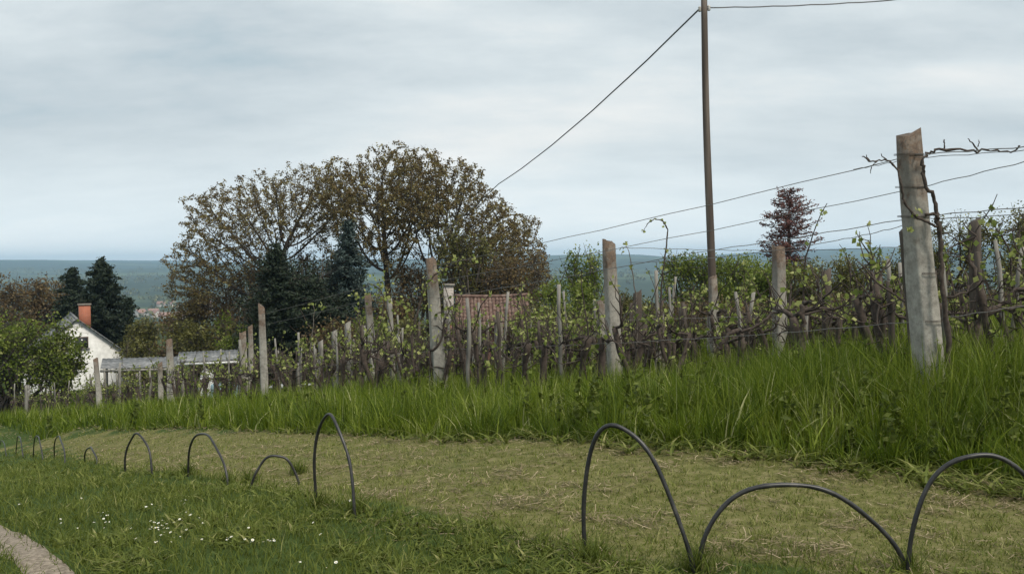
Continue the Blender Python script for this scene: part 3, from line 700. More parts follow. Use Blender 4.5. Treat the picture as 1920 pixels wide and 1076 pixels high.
# stakes (four shapes, copied)
sp_ = []
for i in range(4):
    g = np.random.default_rng(i + 40); mb = MB(); L = (1.45, 1.7, 1.25, 1.9)[i]
    pts = np.array([(g.normal(0, .01), g.normal(0, .01), z) for z in np.linspace(-.2, L, 6)]); mb.tube(pts, np.linspace(.034, .026, 6) * (1 + g.normal(0, .1, 6)), 5 if i % 2 else 4)
    o = mb.build('vine_stake', M_stake if i % 2 else M_wood); sp_.append([o, False])
for i, (x_, y_, k, sd_, part_) in enumerate(stk):
    o, u = sp_[i % 4]
    if u: o = o.copy(); COL.objects.link(o)
    else: sp_[i % 4][1] = True
    o.location = (x_, y_, Hs(x_, y_)); o.rotation_euler = (rng.normal(0, .05), rng.normal(0, .06), rng.uniform(0, 3)); kk = float(rng.uniform(.85, 1.15)); w_ = float(rng.uniform(.8, 1.4)); o.scale = (w_, w_, kk)
    tag(o, f'weathered stake beside an old vine in the {rowname[k]}, {part_}', 'stake', f'stakes in the {rowname[k]}, {sd_} stretch')

# hand-shaped canes seen against the sky
def cane(name, lines, label, mat, D, leaves_at=(), cat='grapevine', lsize=.05, n_l=8, group=None):
    g = np.random.default_rng(len(label)); mb = MB(); base = P(lines[0][0][0][0], lines[0][0][0][1], D)
    base[2] = Hs(base[0], base[1])
    o = empty(name, base, label, cat, group)
    for pts, r0, r1 in lines:
        q = np.array([P(a, b, D + g.normal(0, .015)) for a, b in pts]) - base
        # densify
        t = np.linspace(0, len(q)-1, (len(q)-1)*4 + 1); qq = np.c_[[np.interp(t, np.arange(len(q)), q[:, c]) for c in range(3)]].T
        qq += g.normal(0, max(r0, .004) * .35, qq.shape); mb.tube(qq, np.linspace(r0, r1, len(qq)) * (1 + g.normal(0, .12, len(qq))), 6)
    mb.build('trunk', mat, o)
    if len(leaves_at):
        lv = MB(); C = []
        for a, b, s in leaves_at:
            c = P(a, b, D) - base; n = int(n_l * max(1, s / 8)); C.append(c + g.normal(0, s / F * D * .5, (n, 3)))
        C = np.concatenate(C); lv.leaves(C, g.uniform(.5, 1.1, len(C)) * lsize, g.uniform(.3, 1, len(C)), .95, 0, g); lv.build('leaves', M_vleaf, o, rnd=True)
    return o
cane('grapevine', [([(1782,700),(1777,640),(1769,560),(1766,500),(1764,460),(1759,420),(1756,398),(1752,372),(1738,350),(1731,325),(1728,302),(1738,290),(1752,284),(1790,281),(1825,285),(1850,281),(1885,286),(1906,282),(1912,274)], .026, .007),
                 ([(1758,425),(1740,418),(1715,405),(1700,385),(1693,372),(1688,345),(1684,322),(1673,306),(1662,299),(1645,302),(1628,303),(1617,292)], .014, .006),
                 ([(1735,402),(1752,400),(1760,410)], .014, .014), ([(1730,310),(1734,322),(1732,335)], .007, .004),
                 ([(1645,302),(1634,312),(1632,326)], .006, .003), ([(1632,303),(1626,296),(1624,290)], .006, .003), ([(1662,299),(1653,293),(1652,288)], .006, .003), ([(1683,322),(1688,310),(1686,300)], .006, .003),
                 ([(1772,283),(1770,272),(1771,262)], .008, .006), ([(1834,283),(1822,268),(1816,260)], .008, .004), ([(1833,276),(1836,268),(1835,263)], .005, .003)],
     'bare dark vine climbing the tallest concrete post, arms spread along the top wire', M_dark_bark, 8.5, [(1719,398,9),(1760,645,8),(1706,430,4)], lsize=.055)
cane('grapevine', [([(1240,700),(1243,620),(1238,560),(1243,510),(1250,460),(1252,430),(1243,414),(1228,410),(1213,420),(1206,436)], .016, .006),
                 ([(1243,520),(1232,505),(1230,490)], .006, .004)], 'lone bare shoot arching against the sky over the vine row', M_dark_bark, 14,
     [(1207,434,6),(1247,418,9),(1228,411,4),(1250,470,4)], lsize=.07, n_l=5)
cane('grapevine', [([(1190,700),(1195,620),(1192,560),(1186,510),(1180,475),(1175,462)], .014, .005)], 'thin shoot with pale bud leaves right of the leaning concrete post', M_pale_bark, 14,
     [(1174,458,8),(1168,468,6),(1184,500,5)], lsize=.08, n_l=4)
cane('grapevine', [([(712,715),(700,650),(715,600),(722,560),(710,540),(690,530),(675,545)], .03, .008), ([(722,570),(735,620),(728,660)], .018, .008)], 'vine with yellow green leaves spilling over the top of a concrete post', M_dark_bark, 21.6,
     [(712,530,20),(690,548,18),(670,552,10),(725,545,16),(716,570,16),(722,600,12),(728,560,10),(735,640,14)], lsize=.10, n_l=9)
cane('grapevine', [([(778,705),(770,650),(778,600),(790,560),(800,530),(830,505),(860,488),(885,488)], .026, .006), ([(790,560),(770,550),(755,565)], .01, .005)], 'leafy vine leaning to the concrete post left of the brick shed', M_dark_bark, 15.7,
     [(773,620,16),(778,650,14),(770,690,14),(768,580,14),(755,568,12),(790,545,14),(806,520,14),(830,505,12),(858,487,12),(885,488,8),(802,575,10),(740,575,10)], lsize=.075, n_l=9)
cane('grapevine', [([(584,735),(600,700),(582,655),(586,620),(590,585),(588,573)], .022, .008), ([(582,660),(574,700)], .012, .006), ([(590,600),(605,580)], .007, .004)], 'pale bare shoot topped by a few leaves before the dark conifer', M_pale_bark, 21.5,
     [(572,578,9),(590,574,10),(606,576,8),(588,640,6)], lsize=.1, n_l=5)
cane('grapevine', [([(1395,720),(1388,680),(1392,640),(1385,618),(1370,625),(1350,648),(1338,665)], .05, .02), ([(1388,622),(1420,610),(1445,590),(1470,582),(1505,578),(1540,580)], .022, .01), ([(1380,690),(1398,640)], .02, .02)],
     'thick black vine stock with two sagging arms left of the pale post', M_dark_bark, 11.4, [(1430,600,8),(1480,578,8),(1350,640,6)], lsize=.045)
cane('grapevine', [([(1512,710),(1503,660),(1510,620),(1500,592),(1504,575)], .055, .03), ([(1508,650),(1520,690),(1516,712)], .025, .02), ([(1503,590),(1545,580),(1590,600),(1625,606)], .018, .008)],
     'stout black vine stock between the pale post and the thick wooden post', M_dark_bark, 11.0, [(1540,585,10),(1500,610,10)], lsize=.045)
cane('grapevine', [([(1832,690),(1826,640),(1836,600),(1850,585),(1880,570),(1920,540),(1960,520)], .05, .016), ([(1850,590),(1885,578),(1925,575)], .03, .014), ([(1826,640),(1810,600),(1812,570)], .02, .01)],
     'dark vine with thick arms reaching to the right edge of the photo', M_dark_bark, 9.6, [(1872,585,10),(1895,560,8),(1815,600,10),(1795,610,8)], lsize=.045)
cane('grapevine', [([(1260,700),(1255,650),(1245,615),(1225,625),(1205,640),(1190,652)], .035, .014), ([(1250,625),(1262,590),(1245,560)], .014, .006)], 'vine stock with a drooping arm right of the leaning concrete post', M_dark_bark, 13.5, [(1240,600,9),(1215,620,8)], lsize=.05)

cane('grapevine', [([(895,715),(890,660),(900,625),(930,605),(975,598),(1020,600),(1060,605)], .028, .008), ([(1050,710),(1046,650),(1060,600),(1090,590)], .024, .008), ([(930,605),(900,600),(870,606)], .012, .006)],
     'leafy vine arms spread along the wire in front of the brick shed roof', M_dark_bark, 18.5,
     [(870,604,9),(890,598,12),(905,610,12),(925,600,12),(950,605,14),(970,592,14),(990,600,14),(1010,606,13),(1030,596,14),(1050,604,14),(1075,592,12),(1090,586,10),(940,625,10),(1000,628,12),(1040,630,10),(875,640,8)], lsize=.09, n_l=7)
# ------------------------------------------------------------------ trellis wires
def wire(pts, label, r=.0035, sag=.03, D=None, name='trellis_wire', mat=None, group='trellis wires of the front rows', cat='wire'):
    q = []
    for a, b in zip(pts[:-1], pts[1:]):
        a = np.array(a); b = np.array(b); L = np.linalg.norm(b - a)
        for i in range(14):
            t = i / 14; p = a*(1-t) + b*t; p[2] -= sag * L / 8 * 4*t*(1-t); p[2] += .006 * math.sin(i * 2.1 + L); q.append(p)
    q.append(np.array(pts[-1])); q = np.array(q); o0 = q[0].copy()
    mb = MB(); mb.tube(q - o0, r, 5); o = mb.build(name, mat or M_wire); o.location = tuple(o0)
    return tag(o, label, cat, group)
for i_, (tx, ty) in enumerate(((1704, 291), (1708, 352), (1713, 407), (1736, 512), (1742, 600))):
    c_ = P(tx, ty, 8.7) - np.array(postA.location); w_ = (.19 + .07 * (ty - 250) / 420) / 2 * 1.03; mb = MB()
    for off in (0, .011):
        ring = [(c_[0] + w_ * math.cos(a_) * (1 / max(abs(math.cos(a_ - .25)), abs(math.sin(a_ - .25)))), c_[1] + w_ * math.sin(a_) * (1 / max(abs(math.cos(a_ - .25)), abs(math.sin(a_ - .25)))), c_[2] + off + .01 * math.sin(a_)) for a_ in np.linspace(0, 2 * math.pi, 33)]
        mb.tube(ring, .0028, 5, False)
    mb.build('wire_tie', M_wood, postA)
def Pz(px, py, D): return P(px, py, D)
wire([P(2150,255,6.3), P(1716,290,8.6), P(808,500,16), P(490,590,22)], 'topmost trellis wire running from the head of the tallest post', .0045)
wire([P(2150,262,6.3), P(1716,296,8.6), P(1600,318,9.3)], 'short second strand just under the topmost wire', .0035)
wire([P(2150,243,6.3), P(1721,352,8.6), P(812,528,16), P(492,610,22)], 'second trellis wire crossing the tallest post a little below its head', .004)
wire([P(2150,365,6.4), P(1738,404,8.6), P(1300,474,11.5), P(816,560,16)], 'third trellis wire at the height of the cane loop on the tallest post', .0045)
wire([P(2150,372,6.4), P(1738,410,8.7), P(1560,452,9.8), P(1180,492,13)], 'sagging strand just under the third trellis wire', .004, .12)
wire([P(1165,464,14), P(1460,470,13.5), P(1700,462,11)], 'low wire from the leaning concrete post past the pole', .0045)
wire([P(1165,600,14), P(1465,590,13.5), P(1830,540,11)], 'lower wire of the second row among the vines', .004)
wire([P(2000,560,8), P(1745,600,8.7), P(1300,635,11.7), P(822,655,16), P(497,700,22)], 'lowest wire of the front row carrying the vine arms', .004)

# ------------------------------------------------------------------ utility pole and cables
def utility_pole():
    D = 17.6; b = G(1339, D); t = P(1319, -14, D)
    o = empty('utility_pole', b, 'tall brown wooden utility pole running out of the top of the photo', 'utility pole')
    mb = MB(); n = 16; pts = np.array([(t - b) * k for k in np.linspace(-.02, 1, n)]); pts[:, 0] += .015 * np.sin(np.linspace(0, 7, n))
    mb.tube(pts, np.linspace(.085, .060, n), 14); mb.build('pole_shaft', M_pole, o, True)
    mb = MB(); f = (t - b) * 0; mb.box((-.09, .1, -.3), (.11, .24, 1.2)); mb.build('footing', M_conc, o)
    h1 = P(1312, 17, D) - b; h2 = P(1329, 15, D) - b
    for hp in (h1, h2):
        ctr = (t - b) * (hp[2] / (t - b)[2])
        mb = MB(); mb.tube([ctr, (ctr + hp) / 2 + (0, 0, -.03), hp + (0, 0, -.05)], .012, 6); br = mb.build('bracket', M_wire, o)
        mb = MB(); z = np.linspace(-.06, .05, 8); mb.tube(np.c_[np.full(8, hp[0]), np.full(8, hp[1]), hp[2] + z], [.02,.04,.022,.042,.022,.036,.028,.012], 10)
        mb.build('insulator', M_porc, br, True)
    mb = MB(); mb.tube([(t-b)*.22 + (0,0,0), (t-b)*.225], .084, 14); mb.build('metal_band', M_wire, o)
    return P(1312, 17, D), P(1329, 15, D)
w1, w2 = utility_pole()
wire([w1, P(935, 345, 36), P(800, 452, 48)], 'thick cable slanting down from the pole into the tree crown', .018, .10, name='power_cable', mat=M_cable, group='overhead cables', cat='cable')
wire([w2, P(1660, 2, 18), P(2100, -60, 12)], 'cable leaving the pole top towards the right', .013, .06, name='power_cable', mat=M_cable, group='overhead cables', cat='cable')

# ------------------------------------------------------------------ trees
def colonize(attr, nodes, parent, step, dk, iters, g, up=.0):
    nodes = [np.array(n) for n in nodes]; parent = list(parent)
    N = np.array(nodes); d = np.linalg.norm(attr[:, None] - N[None], axis=2); near = d.argmin(1); dist = d.min(1); alive = np.ones(len(attr), bool)
    for it in range(iters):
        al = np.where(alive)[0]
        if len(al) == 0: break
        v = attr[al] - np.array(nodes)[near[al]]; v /= np.linalg.norm(v, axis=1)[:, None] + 1e-9
        acc = {}
        u, inv = np.unique(near[al], return_inverse=True); sm = np.zeros((len(u), 3)); np.add.at(sm, inv, v)
        sm += g.normal(0, .22, sm.shape); sm[:, 2] += up; sm /= np.linalg.norm(sm, axis=1)[:, None] + 1e-9
        new = np.array(nodes)[u] + sm * step; base = len(nodes)
        for i in range(len(u)): nodes.append(new[i]); parent.append(int(u[i]))
        dn = np.linalg.norm(attr[al][:, None] - new[None], axis=2); m = dn.min(1); am = dn.argmin(1)
        better = m < dist[al]; idx = al[better]; dist[idx] = m[better]; near[idx] = base + am[better]
        alive[al[dist[al] < dk]] = False
    return np.array(nodes), np.array(parent)
def sky_tree(name, base_px, D, blobs, n_attr, label, cat, bark, leaf, trunk_h, step=.27, dk=.36, r_tip=.013, lsz=.165, nleaf=13, seed=1, forks=(), group=None, expo=2.35, leafp=.9, cl=.10, lowcut=None):
    """branching tree grown towards points in its crown; blobs: (px,py,rx_px,rz_px,depth m)"""
    g = np.random.default_rng(seed); b = G(base_px, D); A = []
    tot = sum(q[2] * q[3] for q in blobs)
    for px, py, rx, rz, dep in blobs:
        n = int(n_attr * rx * rz / tot); c = P(px, py, D) - b; u = g.normal(size=(n, 3)); u /= np.linalg.norm(u, axis=1)[:, None]
        r = g.uniform(.0, 1, n) ** .38 * (1 + .10 * np.sin(5 * np.arctan2(u[:, 2], u[:, 0]) + px) + .07 * np.sin(11 * np.arctan2(u[:, 2], u[:, 0]) + 3 * u[:, 1] + py) + g.normal(0, .03, n))
        A.append(c + u * r[:, None] * np.array([rx / F * D, dep, rz / F * D]))
    A = np.concatenate(A)
    if lowcut is not None: A = A[A[:, 2] > lowcut]
    nodes = [np.array([0, 0, -.2])]; par = [-1]; z = 0
    lean = np.array([g.normal(0, .05), g.normal(0, .05), 1.0])
    while nodes[-1][2] < trunk_h:
        nodes.append(nodes[-1] + lean * step + np.r_[g.normal(0, .02, 2), 0]); par.append(len(nodes) - 2)
    N, Pn = colonize(A, nodes, par, step, dk, 90, g, .04)
    rr = np.zeros(len(N)); kids = np.zeros(len(N), int)
    for i in range(len(N) - 1, 0, -1):
        if kids[i] == 0: rr[i] = r_tip ** expo
        rr[Pn[i]] += rr[i]; kids[Pn[i]] += 1
    rad = rr ** (1 / expo)
    o = empty(name, b, label, cat, group)
    mb = MB(); i = np.arange(1, len(N)); big = rad[i] > .035
    for sel, n in ((big, 6), (~big, 3)):
        k_ = i[sel]
        if len(k_):
            d = N[k_] - N[Pn[k_]]; r0 = np.minimum(rad[Pn[k_]], rad[k_] * 1.35)
            mb.prisms(N[Pn[k_]] - d * .05, N[k_] + d * .08, r0, rad[k_], n)
    mb.build('trunk', bark, o)
    tips = i[(rad[i] < r_tip * 2.1) & (g.random(len(i)) < leafp)]
    C = np.repeat(N[tips], nleaf, axis=0) + g.normal(0, cl, (len(tips) * nleaf, 3)) * [1, 1, .75]
    tone = np.repeat(g.uniform(0, 1, len(tips)), nleaf) * .5 + g.random(len(C)) * .5
    lv = MB(); lv.leaves(C, g.uniform(.6, 1.2, len(C)) * lsz, tone, .6, .2, g); lv.build('crown', leaf, o, rnd=True)
    return o
sky_tree('walnut_tree', 722, 58, [(705,400,100,116,4.4),(650,360,62,68,3.4),(765,362,85,88,4)], 3300,
         'walnut forming the left half of the wide dome of bronze young leaves', 'walnut tree', M_bark, M_walnut, 4.6, seed=3)
sky_tree('walnut_tree', 806, 57, [(815,385,105,108,4.2),(880,410,75,88,3.4),(930,440,62,72,3),(880,490,70,70,3)], 3300,
         'walnut forming the right half of the wide dome above the brick shed', 'walnut tree', M_bark, M_walnut, 4.4, seed=13)
sky_tree('walnut_tree', 545, 60, [(460,420,115,92,4.5),(560,390,95,80,4),(615,385,60,72,3),(400,490,85,82,3.5),(370,545,62,62,3)], 4600,
         'paler loose walnut spreading to the left of the dome', 'walnut tree', M_bark, M_walnut, 3.6, seed=5, lsz=.15)
sky_tree('walnut_tree', 905, 62, [(965,460,58,70,3),(985,510,52,60,3),(1005,540,35,35,2),(900,500,80,60,3)], 2000,
         'lower walnut sloping down on the right of the dome', 'walnut tree', M_bark, M_walnut, 2.6, seed=8)


def bush(name, px, py_top, wpx, D, leaf, label, cat='shrub', group=None, n=4500, lsz=None, seed=None, hz=None, lobes=16, bark=None, low=.1, dep=None, sparse=0.0):
    g = np.random.default_rng(seed if seed is not None else abs(int(px * 13 + py_top))); b = G(px, D); top = P(px, py_top, D)[2] - b[2]
    rx = wpx / 2 / F * D; ry = dep or rx * .8
    lsz = lsz or max(.07, D * .0030)
    zc = top * (.5 + low/2); rz = top - zc
    o = empty(name, b, label, cat, group); C = []; mb = MB()
    per = n // lobes; th = g.uniform(0, 2*np.pi, lobes)
    for i in range(lobes):
        f = g.uniform(.25, .8); zz = g.uniform(-.75, .78); hr = math.sqrt(max(0, 1 - zz*zz))
        c = np.array([math.cos(th[i]) * f * rx * (hr*.6+.4), math.sin(th[i]) * f * ry * (hr*.6+.4), zc + zz * rz * .78])
        R_ = g.uniform(.28, .5); u = g.normal(size=(per, 3)); u /= np.linalg.norm(u, axis=1)[:, None]; r = g.random(per) ** (.33 + sparse * .4)
        pts = c + u * r[:, None] * np.array([rx, ry, rz]) * R_ * (1 + .25 * np.sin(u[:, :1] * 7 + i))
        C.append(pts)
        st = np.array([g.normal(0, rx*.12), g.normal(0, ry*.12), -.1]); mid = (st + c) / 2 + g.normal(0, .12 * rx, 3); r0 = .02 + .012 * top
        mb.tube(np.array([st, mid, c, c + u[0] * rx * .3]), [r0, r0*.6, r0*.35, r0*.12], 5)
        tw = c + u[:14] * (np.array([rx, ry, rz]) * R_ * 1.12); mb.prisms(np.repeat(c[None], 14, 0), tw, np.full(14, r0*.25), np.full(14, r0*.07), 3)
    # ragged shoots at the outline
    C = np.concatenate(C); kz = (top - .1) / (np.percentile(C[:, 2], 99) - .1); kx = rx / np.percentile(np.abs(C[:, 0]), 98.5); C = C * [kx, kx, kz]; C = C[C[:, 2] > .05]
    mb.V = [v_ * [kx, kx, kz] for v_ in mb.V]
    ex = g.choice(len(C), len(C) // 10); C[ex] += (C[ex] - [0, 0, zc]) * g.uniform(.0, .12, (len(ex), 1))
    # tone in clumps
    tone = .5 + .22 * np.sin(C[:, 0] * 4.1 / rx + 1) * np.sin(C[:, 2] * 4.7 / rz + th[0]) + g.normal(0, .26, len(C))
    mb.build('stems', bark or M_bark, o); lv = MB(); lv.leaves(C, g.uniform(.6, 1.25, len(C)) * lsz, np.clip(tone, 0, 1), .65, 0, g)
    lv.build('foliage', leaf, o, rnd=True)
    return o
def conifer(px, py_top, wpx, D, leaf, label, seed, n=34, group=None, cone=1.0, dens=48, z0=.06, rise=0.0, arms=9, lf=1.0, name='conifer', prof=None, spread=.11, br=.018):
    g = np.random.default_rng(seed); b = G(px, D); top = P(px, py_top, D)[2] - b[2]; rx = wpx / 2 / F * D
    o = empty(name, b, label, 'conifer', group); mb = MB(); C = []; mb.tube([(0,0,-.2),(g.normal(0,.05),0,top*.5),(0,0,top*.98)], [.05*rx+.08, .05*rx+.04, .015], 7)
    lv = MB()
    for i in range(n):
        t = (i + .5) / n; z = top * (z0 + (.985 - z0) * t); pf = np.interp(t, *prof) if prof else (1 - t ** 1.7) ** .8; L = rx * pf * g.uniform(.62, 1.15) * cone + .08
        for a in g.uniform(0, 2*np.pi, arms):
            zj = z + g.normal(0, .022 * top * (1 - t) + .01 * top)
            m = 9; q = np.linspace(.08, 1, m); Lb = L * g.uniform(.6, 1.15)
            dr = (rise - .18) * Lb * q ** 1.5 + .1 * Lb * q ** 3
            pts = np.c_[np.cos(a)*Lb*q, np.sin(a)*Lb*q, zj + dr * g.uniform(.3, 1.8)]; mb.prisms(pts[:-1:2], pts[1::2][:len(pts[:-1:2])], np.full(4, br), np.full(4, br * .6), 3); mb.prisms(pts[1:-1:2], pts[2::2], np.full(4, br * .8), np.full(4, br * .5), 3)
            k_ = max(int(dens / 3), int(Lb * dens)); s_ = g.random(k_) ** .7; c = np.c_[np.interp(s_, q, pts[:, 0]), np.interp(s_, q, pts[:, 1]), np.interp(s_, q, pts[:, 2])]
            C.append(c + g.normal(0, 1, (k_, 3)) * [spread, spread, spread * .65] * (1 + .5*(1-s_[:, None])))
    C = np.concatenate(C); mb.build('trunk', M_bark, o)
    lv.leaves(C, g.uniform(.6, 1.3, len(C)) * lf * max(.15, D * .0046), np.clip(g.normal(.5, .25, len(C)), 0, 1), .35, .3, g); lv.build('needles', leaf, o, rnd=True)
    return o
conifer(196, 483, 135, 72, M_spruce, 'dark broad spruce behind the white gable house', 21, 40, prof=([0,.3,.55,.8,.93,1],[.9,1,.85,.55,.3,.08]))
conifer(140, 500, 105, 76, M_spruce, 'smaller dark conifer left of the spruce behind the house', 22, 30, prof=([0,.4,.7,.9,1],[.9,1,.7,.35,.1]))
conifer(243, 558, 34, 70, M_spruce, 'slim dark young spruce right of the spruce behind the house', 27, 20)
conifer(522, 455, 140, 46, M_spruce, 'nearly black conifer behind the lone tall concrete post', 23, 44, cone=1.25)
conifer(580, 520, 150, 47, M_spruce, 'short black conifer between the tall one and the blue spruce', 26, 36, cone=1.3, prof=([0,.5,.8,1],[.9,1,.7,.2]))
BK = 1
conifer(656, 412, 112, 50, M_blue, 'blue grey spruce in front of the walnuts', 24, 42, cone=1.2)
conifer(893, 505, 90, 54, M_spruce, 'dark conifer behind the brick shed', 25, 26, cone=1.2)

conifer(1480, 354, 128, 50, M_red, 'reddish brown dead conifer with sparse boughs against the sky', 31, 26, dens=26, z0=.42, rise=.2, arms=8, lf=.75, name='dead_conifer',
        prof=([0, .12, .22, .4, .55, .75, .9, 1], [1.0, .5, 1.0, .9, .8, .72, .58, .34]), spread=.10, br=.028)
BR, OL, GN = 'brown budding shrubs and thickets', 'olive shrubs', 'fresh green shrubs'
bush('green_shrub', 20, 598, 210, 50, M_green, 'big fresh green shrub at the left edge of the photo', group=GN, n=8600, lsz=.18, lobes=34, low=.12, sparse=.9)
bush('dark_thicket', 545, 490, 190, 49, M_spruce, 'black dense evergreen mass around the two black conifers', 'thicket', n=9000, lobes=26)
bush('green_shrub', 112, 628, 95, 50, M_green, 'fresh green shrub in front of the white house', group=GN, n=6000, lsz=.17, lobes=26, sparse=.6, low=.1)
bush('brown_thicket', 10, 530, 150, 82, M_brown, 'brown thicket at the left edge above the green shrub', group=BR, n=9000, lobes=24)
bush('brown_thicket', 95, 528, 120, 85, M_brown, 'brown thicket left of the small dark conifer', group=BR, n=8000, lobes=24)
bush('green_tree', -60, 505, 120, 80, M_olive, 'dull green tree cut by the left edge of the photo', 'tree', n=3000)
bush('olive_shrub', 270, 600, 70, 66, M_olive, 'olive shrub right of the slim young spruce', group=OL, n=2600)
bush('brown_thicket', 318, 592, 90, 70, M_brown, 'brown thicket below the valley village', group=BR, n=3600)
bush('olive_shrub', 265, 640, 90, 50, M_olive, 'low olive hedge shrub above the left half of the shelter', group=OL, n=3200)
bush('green_shrub', 380, 600, 130, 55, M_olive, 'wide olive green shrub above the shelter roof', group=OL, n=5200)
bush('green_shrub', 440, 596, 80, 52, M_green, 'green shrub left of the black conifer', group=GN, n=3200)
bush('brown_thicket', 400, 535, 150, 62, M_brown, 'brown thicket under the left walnut', group=BR, n=4600, sparse=.5)
bush('brown_thicket', 470, 490, 120, 60, M_brown, 'tall brown thicket left of the black conifer', group=BR, n=4600, sparse=.6)
bush('brown_thicket', 600, 470, 130, 60, M_brown, 'tall brown thicket between black conifer and blue spruce', group=BR, n=5600, sparse=.5)
bush('brown_thicket', 775, 495, 120, 56, M_brown, 'brown thicket under the dome of the largest walnut', group=BR, n=5000, sparse=.4)
bush('brown_thicket', 872, 425, 130, 53, M_olive, 'tall bronze thicket above the brick shed', group=BR, n=5200, sparse=.8)
bush('brown_thicket', 960, 470, 150, 53, M_brown, 'brown thicket right of the brick shed', group=BR, n=7600, sparse=.3, lobes=24)
bush('brown_thicket', 720, 560, 130, 52, M_brown, 'low brown thicket behind the leaf crowned post', group=BR, n=4600)
bush('green_shrub', 705, 588, 85, 40, M_green, 'small green shrub right of the blue spruce foot', group=GN, n=2400)
bush('green_shrub', 770, 600, 80, 41, M_olive, 'small olive shrub between the two leafy posts', group=OL, n=2200)
bush('brown_thicket', 640, 600, 110, 44, M_brown, 'low brown thicket at the foot of the blue spruce', group=BR, n=3600)
bush('green_shrub', 1058, 530, 120, 44, M_green, 'bright green shrub right of the brick shed roof', group=GN, n=6500)
bush('olive_shrub', 1010, 575, 110, 38, M_olive, 'olive shrub in front of the bright green one', group=OL, n=3600)
bush('green_tree', 1103, 472, 90, 52, M_green, 'upright green tree left of the leaning concrete post', 'tree', n=3400, sparse=.3)
bush('olive_shrub', 1165, 545, 90, 46, M_olive, 'olive shrub behind the leaning concrete post', group=OL, n=3200)
bush('olive_shrub', 1235, 562, 100, 44, M_olive, 'olive shrub below the gap where the far hills show', group=OL, n=3200)
bush('green_tree', 1303, 480, 120, 48, M_green, 'dark green round tree left of the utility pole', 'tree', n=9000, lobes=24)
bush('green_tree', 1385, 484, 125, 46, M_green, 'leafy green tree right of the utility pole', 'tree', n=9000, lobes=24)
bush('olive_shrub', 1462, 494, 130, 42, M_green, 'green shrub under the dead conifer', group=OL, n=7600)
bush('olive_shrub', 1540, 494, 130, 36, M_olive, 'olive shrub right of the dead conifer', group=OL, n=7600)
bush('brown_thicket', 1330, 560, 170, 36, M_brown, 'low brown thicket behind the utility pole', group=BR, n=3600)
bush('olive_shrub', 1608, 482, 110, 30, M_olive, 'ragged olive shrub left of the tallest post', group=OL, n=4600, sparse=.5)
bush('olive_shrub', 1680, 478, 90, 28, M_olive, 'olive shrub seen just behind the tallest post', group=OL, n=3800, sparse=.5)
bush('olive_shrub', 1790, 415, 160, 24, M_olive, 'budding olive hedge shrub behind the dark wooden post', group=OL, n=6500, sparse=.5, lsz=.065)
bush('olive_shrub', 1893, 396, 160, 23, M_olive, 'tallest budding hedge shrub at the right edge', group=OL, n=6500, sparse=.5, lsz=.065)
bush('olive_shrub', 1990, 410, 140, 24, M_olive, 'hedge shrub beyond the right edge', group=OL, n=4000, sparse=.5, lsz=.065)
bush('brown_thicket', 1450, 565, 200, 28, M_brown, 'long low brown brush behind the vines right of the pole', group=BR, n=4200, dep=1.0)
bush('brown_thicket', 1640, 555, 200, 22, M_brown, 'low brown brush behind the vines left of the tallest post', group=BR, n=4200, dep=1.0, lsz=.06)
bush('brown_thicket', 1830, 545, 200, 19, M_brown, 'low brown brush behind the vines at the right edge', group=BR, n=4200, dep=.9, lsz=.055)
bush('brown_thicket', 1100, 600, 200, 34, M_brown, 'low brown brush behind the leaning concrete post', group=BR, n=4000, dep=1.2)

# ------------------------------------------------------------------ buildings
def rotz(a): return np.array([[math.cos(a), -math.sin(a), 0], [math.sin(a), math.cos(a), 0], [0, 0, 1]])
def gable_house(name, px, D, yaw, Wd, L, eave, rise, wallm, roofm, label, cat, ov=.25, th=.12):
    """front gable centred on the origin, ridge along local +y"""
    b = G(px, D); o = empty(name, b, label, cat, rz=yaw); w = Wd / 2
    mb = MB(); V = [(-w,0,-1),(w,0,-1),(w,L,-1),(-w,L,-1),(-w,0,eave),(w,0,eave),(w,L,eave),(-w,L,eave),(0,0,eave+rise),(0,L,eave+rise)]
    mb.add(V, T=[(4,5,8),(6,7,9)], Q=[(0,1,5,4),(1,2,6,5),(2,3,7,6),(3,0,4,7),(5,6,9,8),(7,4,8,9)]); mb.build('wall', wallm, o)
    mb = MB(); k = rise / w; nl = math.hypot(1, k)
    for sg in (-1, 1):
        x1 = sg * (w + ov); z1 = eave - ov * k; n = np.array([sg * k, 0, 1]) / nl; a = np.array([0, -ov, eave + rise]); c = np.array([x1, -ov, z1])
        nseg = 14
        for i in range(nseg):   # courses of the covering, each lapping the one below
            p0 = a + (c - a) * i / nseg; p1 = a + (c - a) * (i + 1.03) / nseg; lift = .02 * n
            q0 = p0 + n * .03; q1 = p1 + n * .03 + lift; dy = np.array([0, L + 2*ov, 0])
            V = [q0, q1, q1 + dy, q0 + dy, q0 + n*.03, q1 + n*.03, q1 + dy + n*.03, q0 + dy + n*.03]
            mb.add(V, Q=[(0,1,2,3),(4,7,6,5),(0,4,5,1),(1,5,6,2),(2,6,7,3),(3,7,4,0)])
    rf = mb.build('roof', roofm, o); mb = MB(); mb.tube([(0,-ov,eave+rise+.06),(0,L+ov,eave+rise+.06)], .1, 8); mb.build('ridge_cap', roofm, rf)
    return o, rf
hp = P(147, 599, 66)
gb = G(147, 66); apex = hp[2] - gb[2]
ho, hr = gable_house('white_house', 147, 66, R(29), 7.6, 9.5, apex - 3.1, 3.1, M_white, M_greyroof, 'small white gabled house with an orange brick chimney', 'house')
mb = MB(); mb.box((.25, 1.6, apex - 1.0), (1.05, 2.3, apex + 1.0)); ch = mb.build('chimney', M_ochim, hr)
mb = MB(); mb.box((.18, 1.53, apex + 1.0), (1.12, 2.37, apex + 1.1)); mb.build('chimney_cap', M_conc, ch)
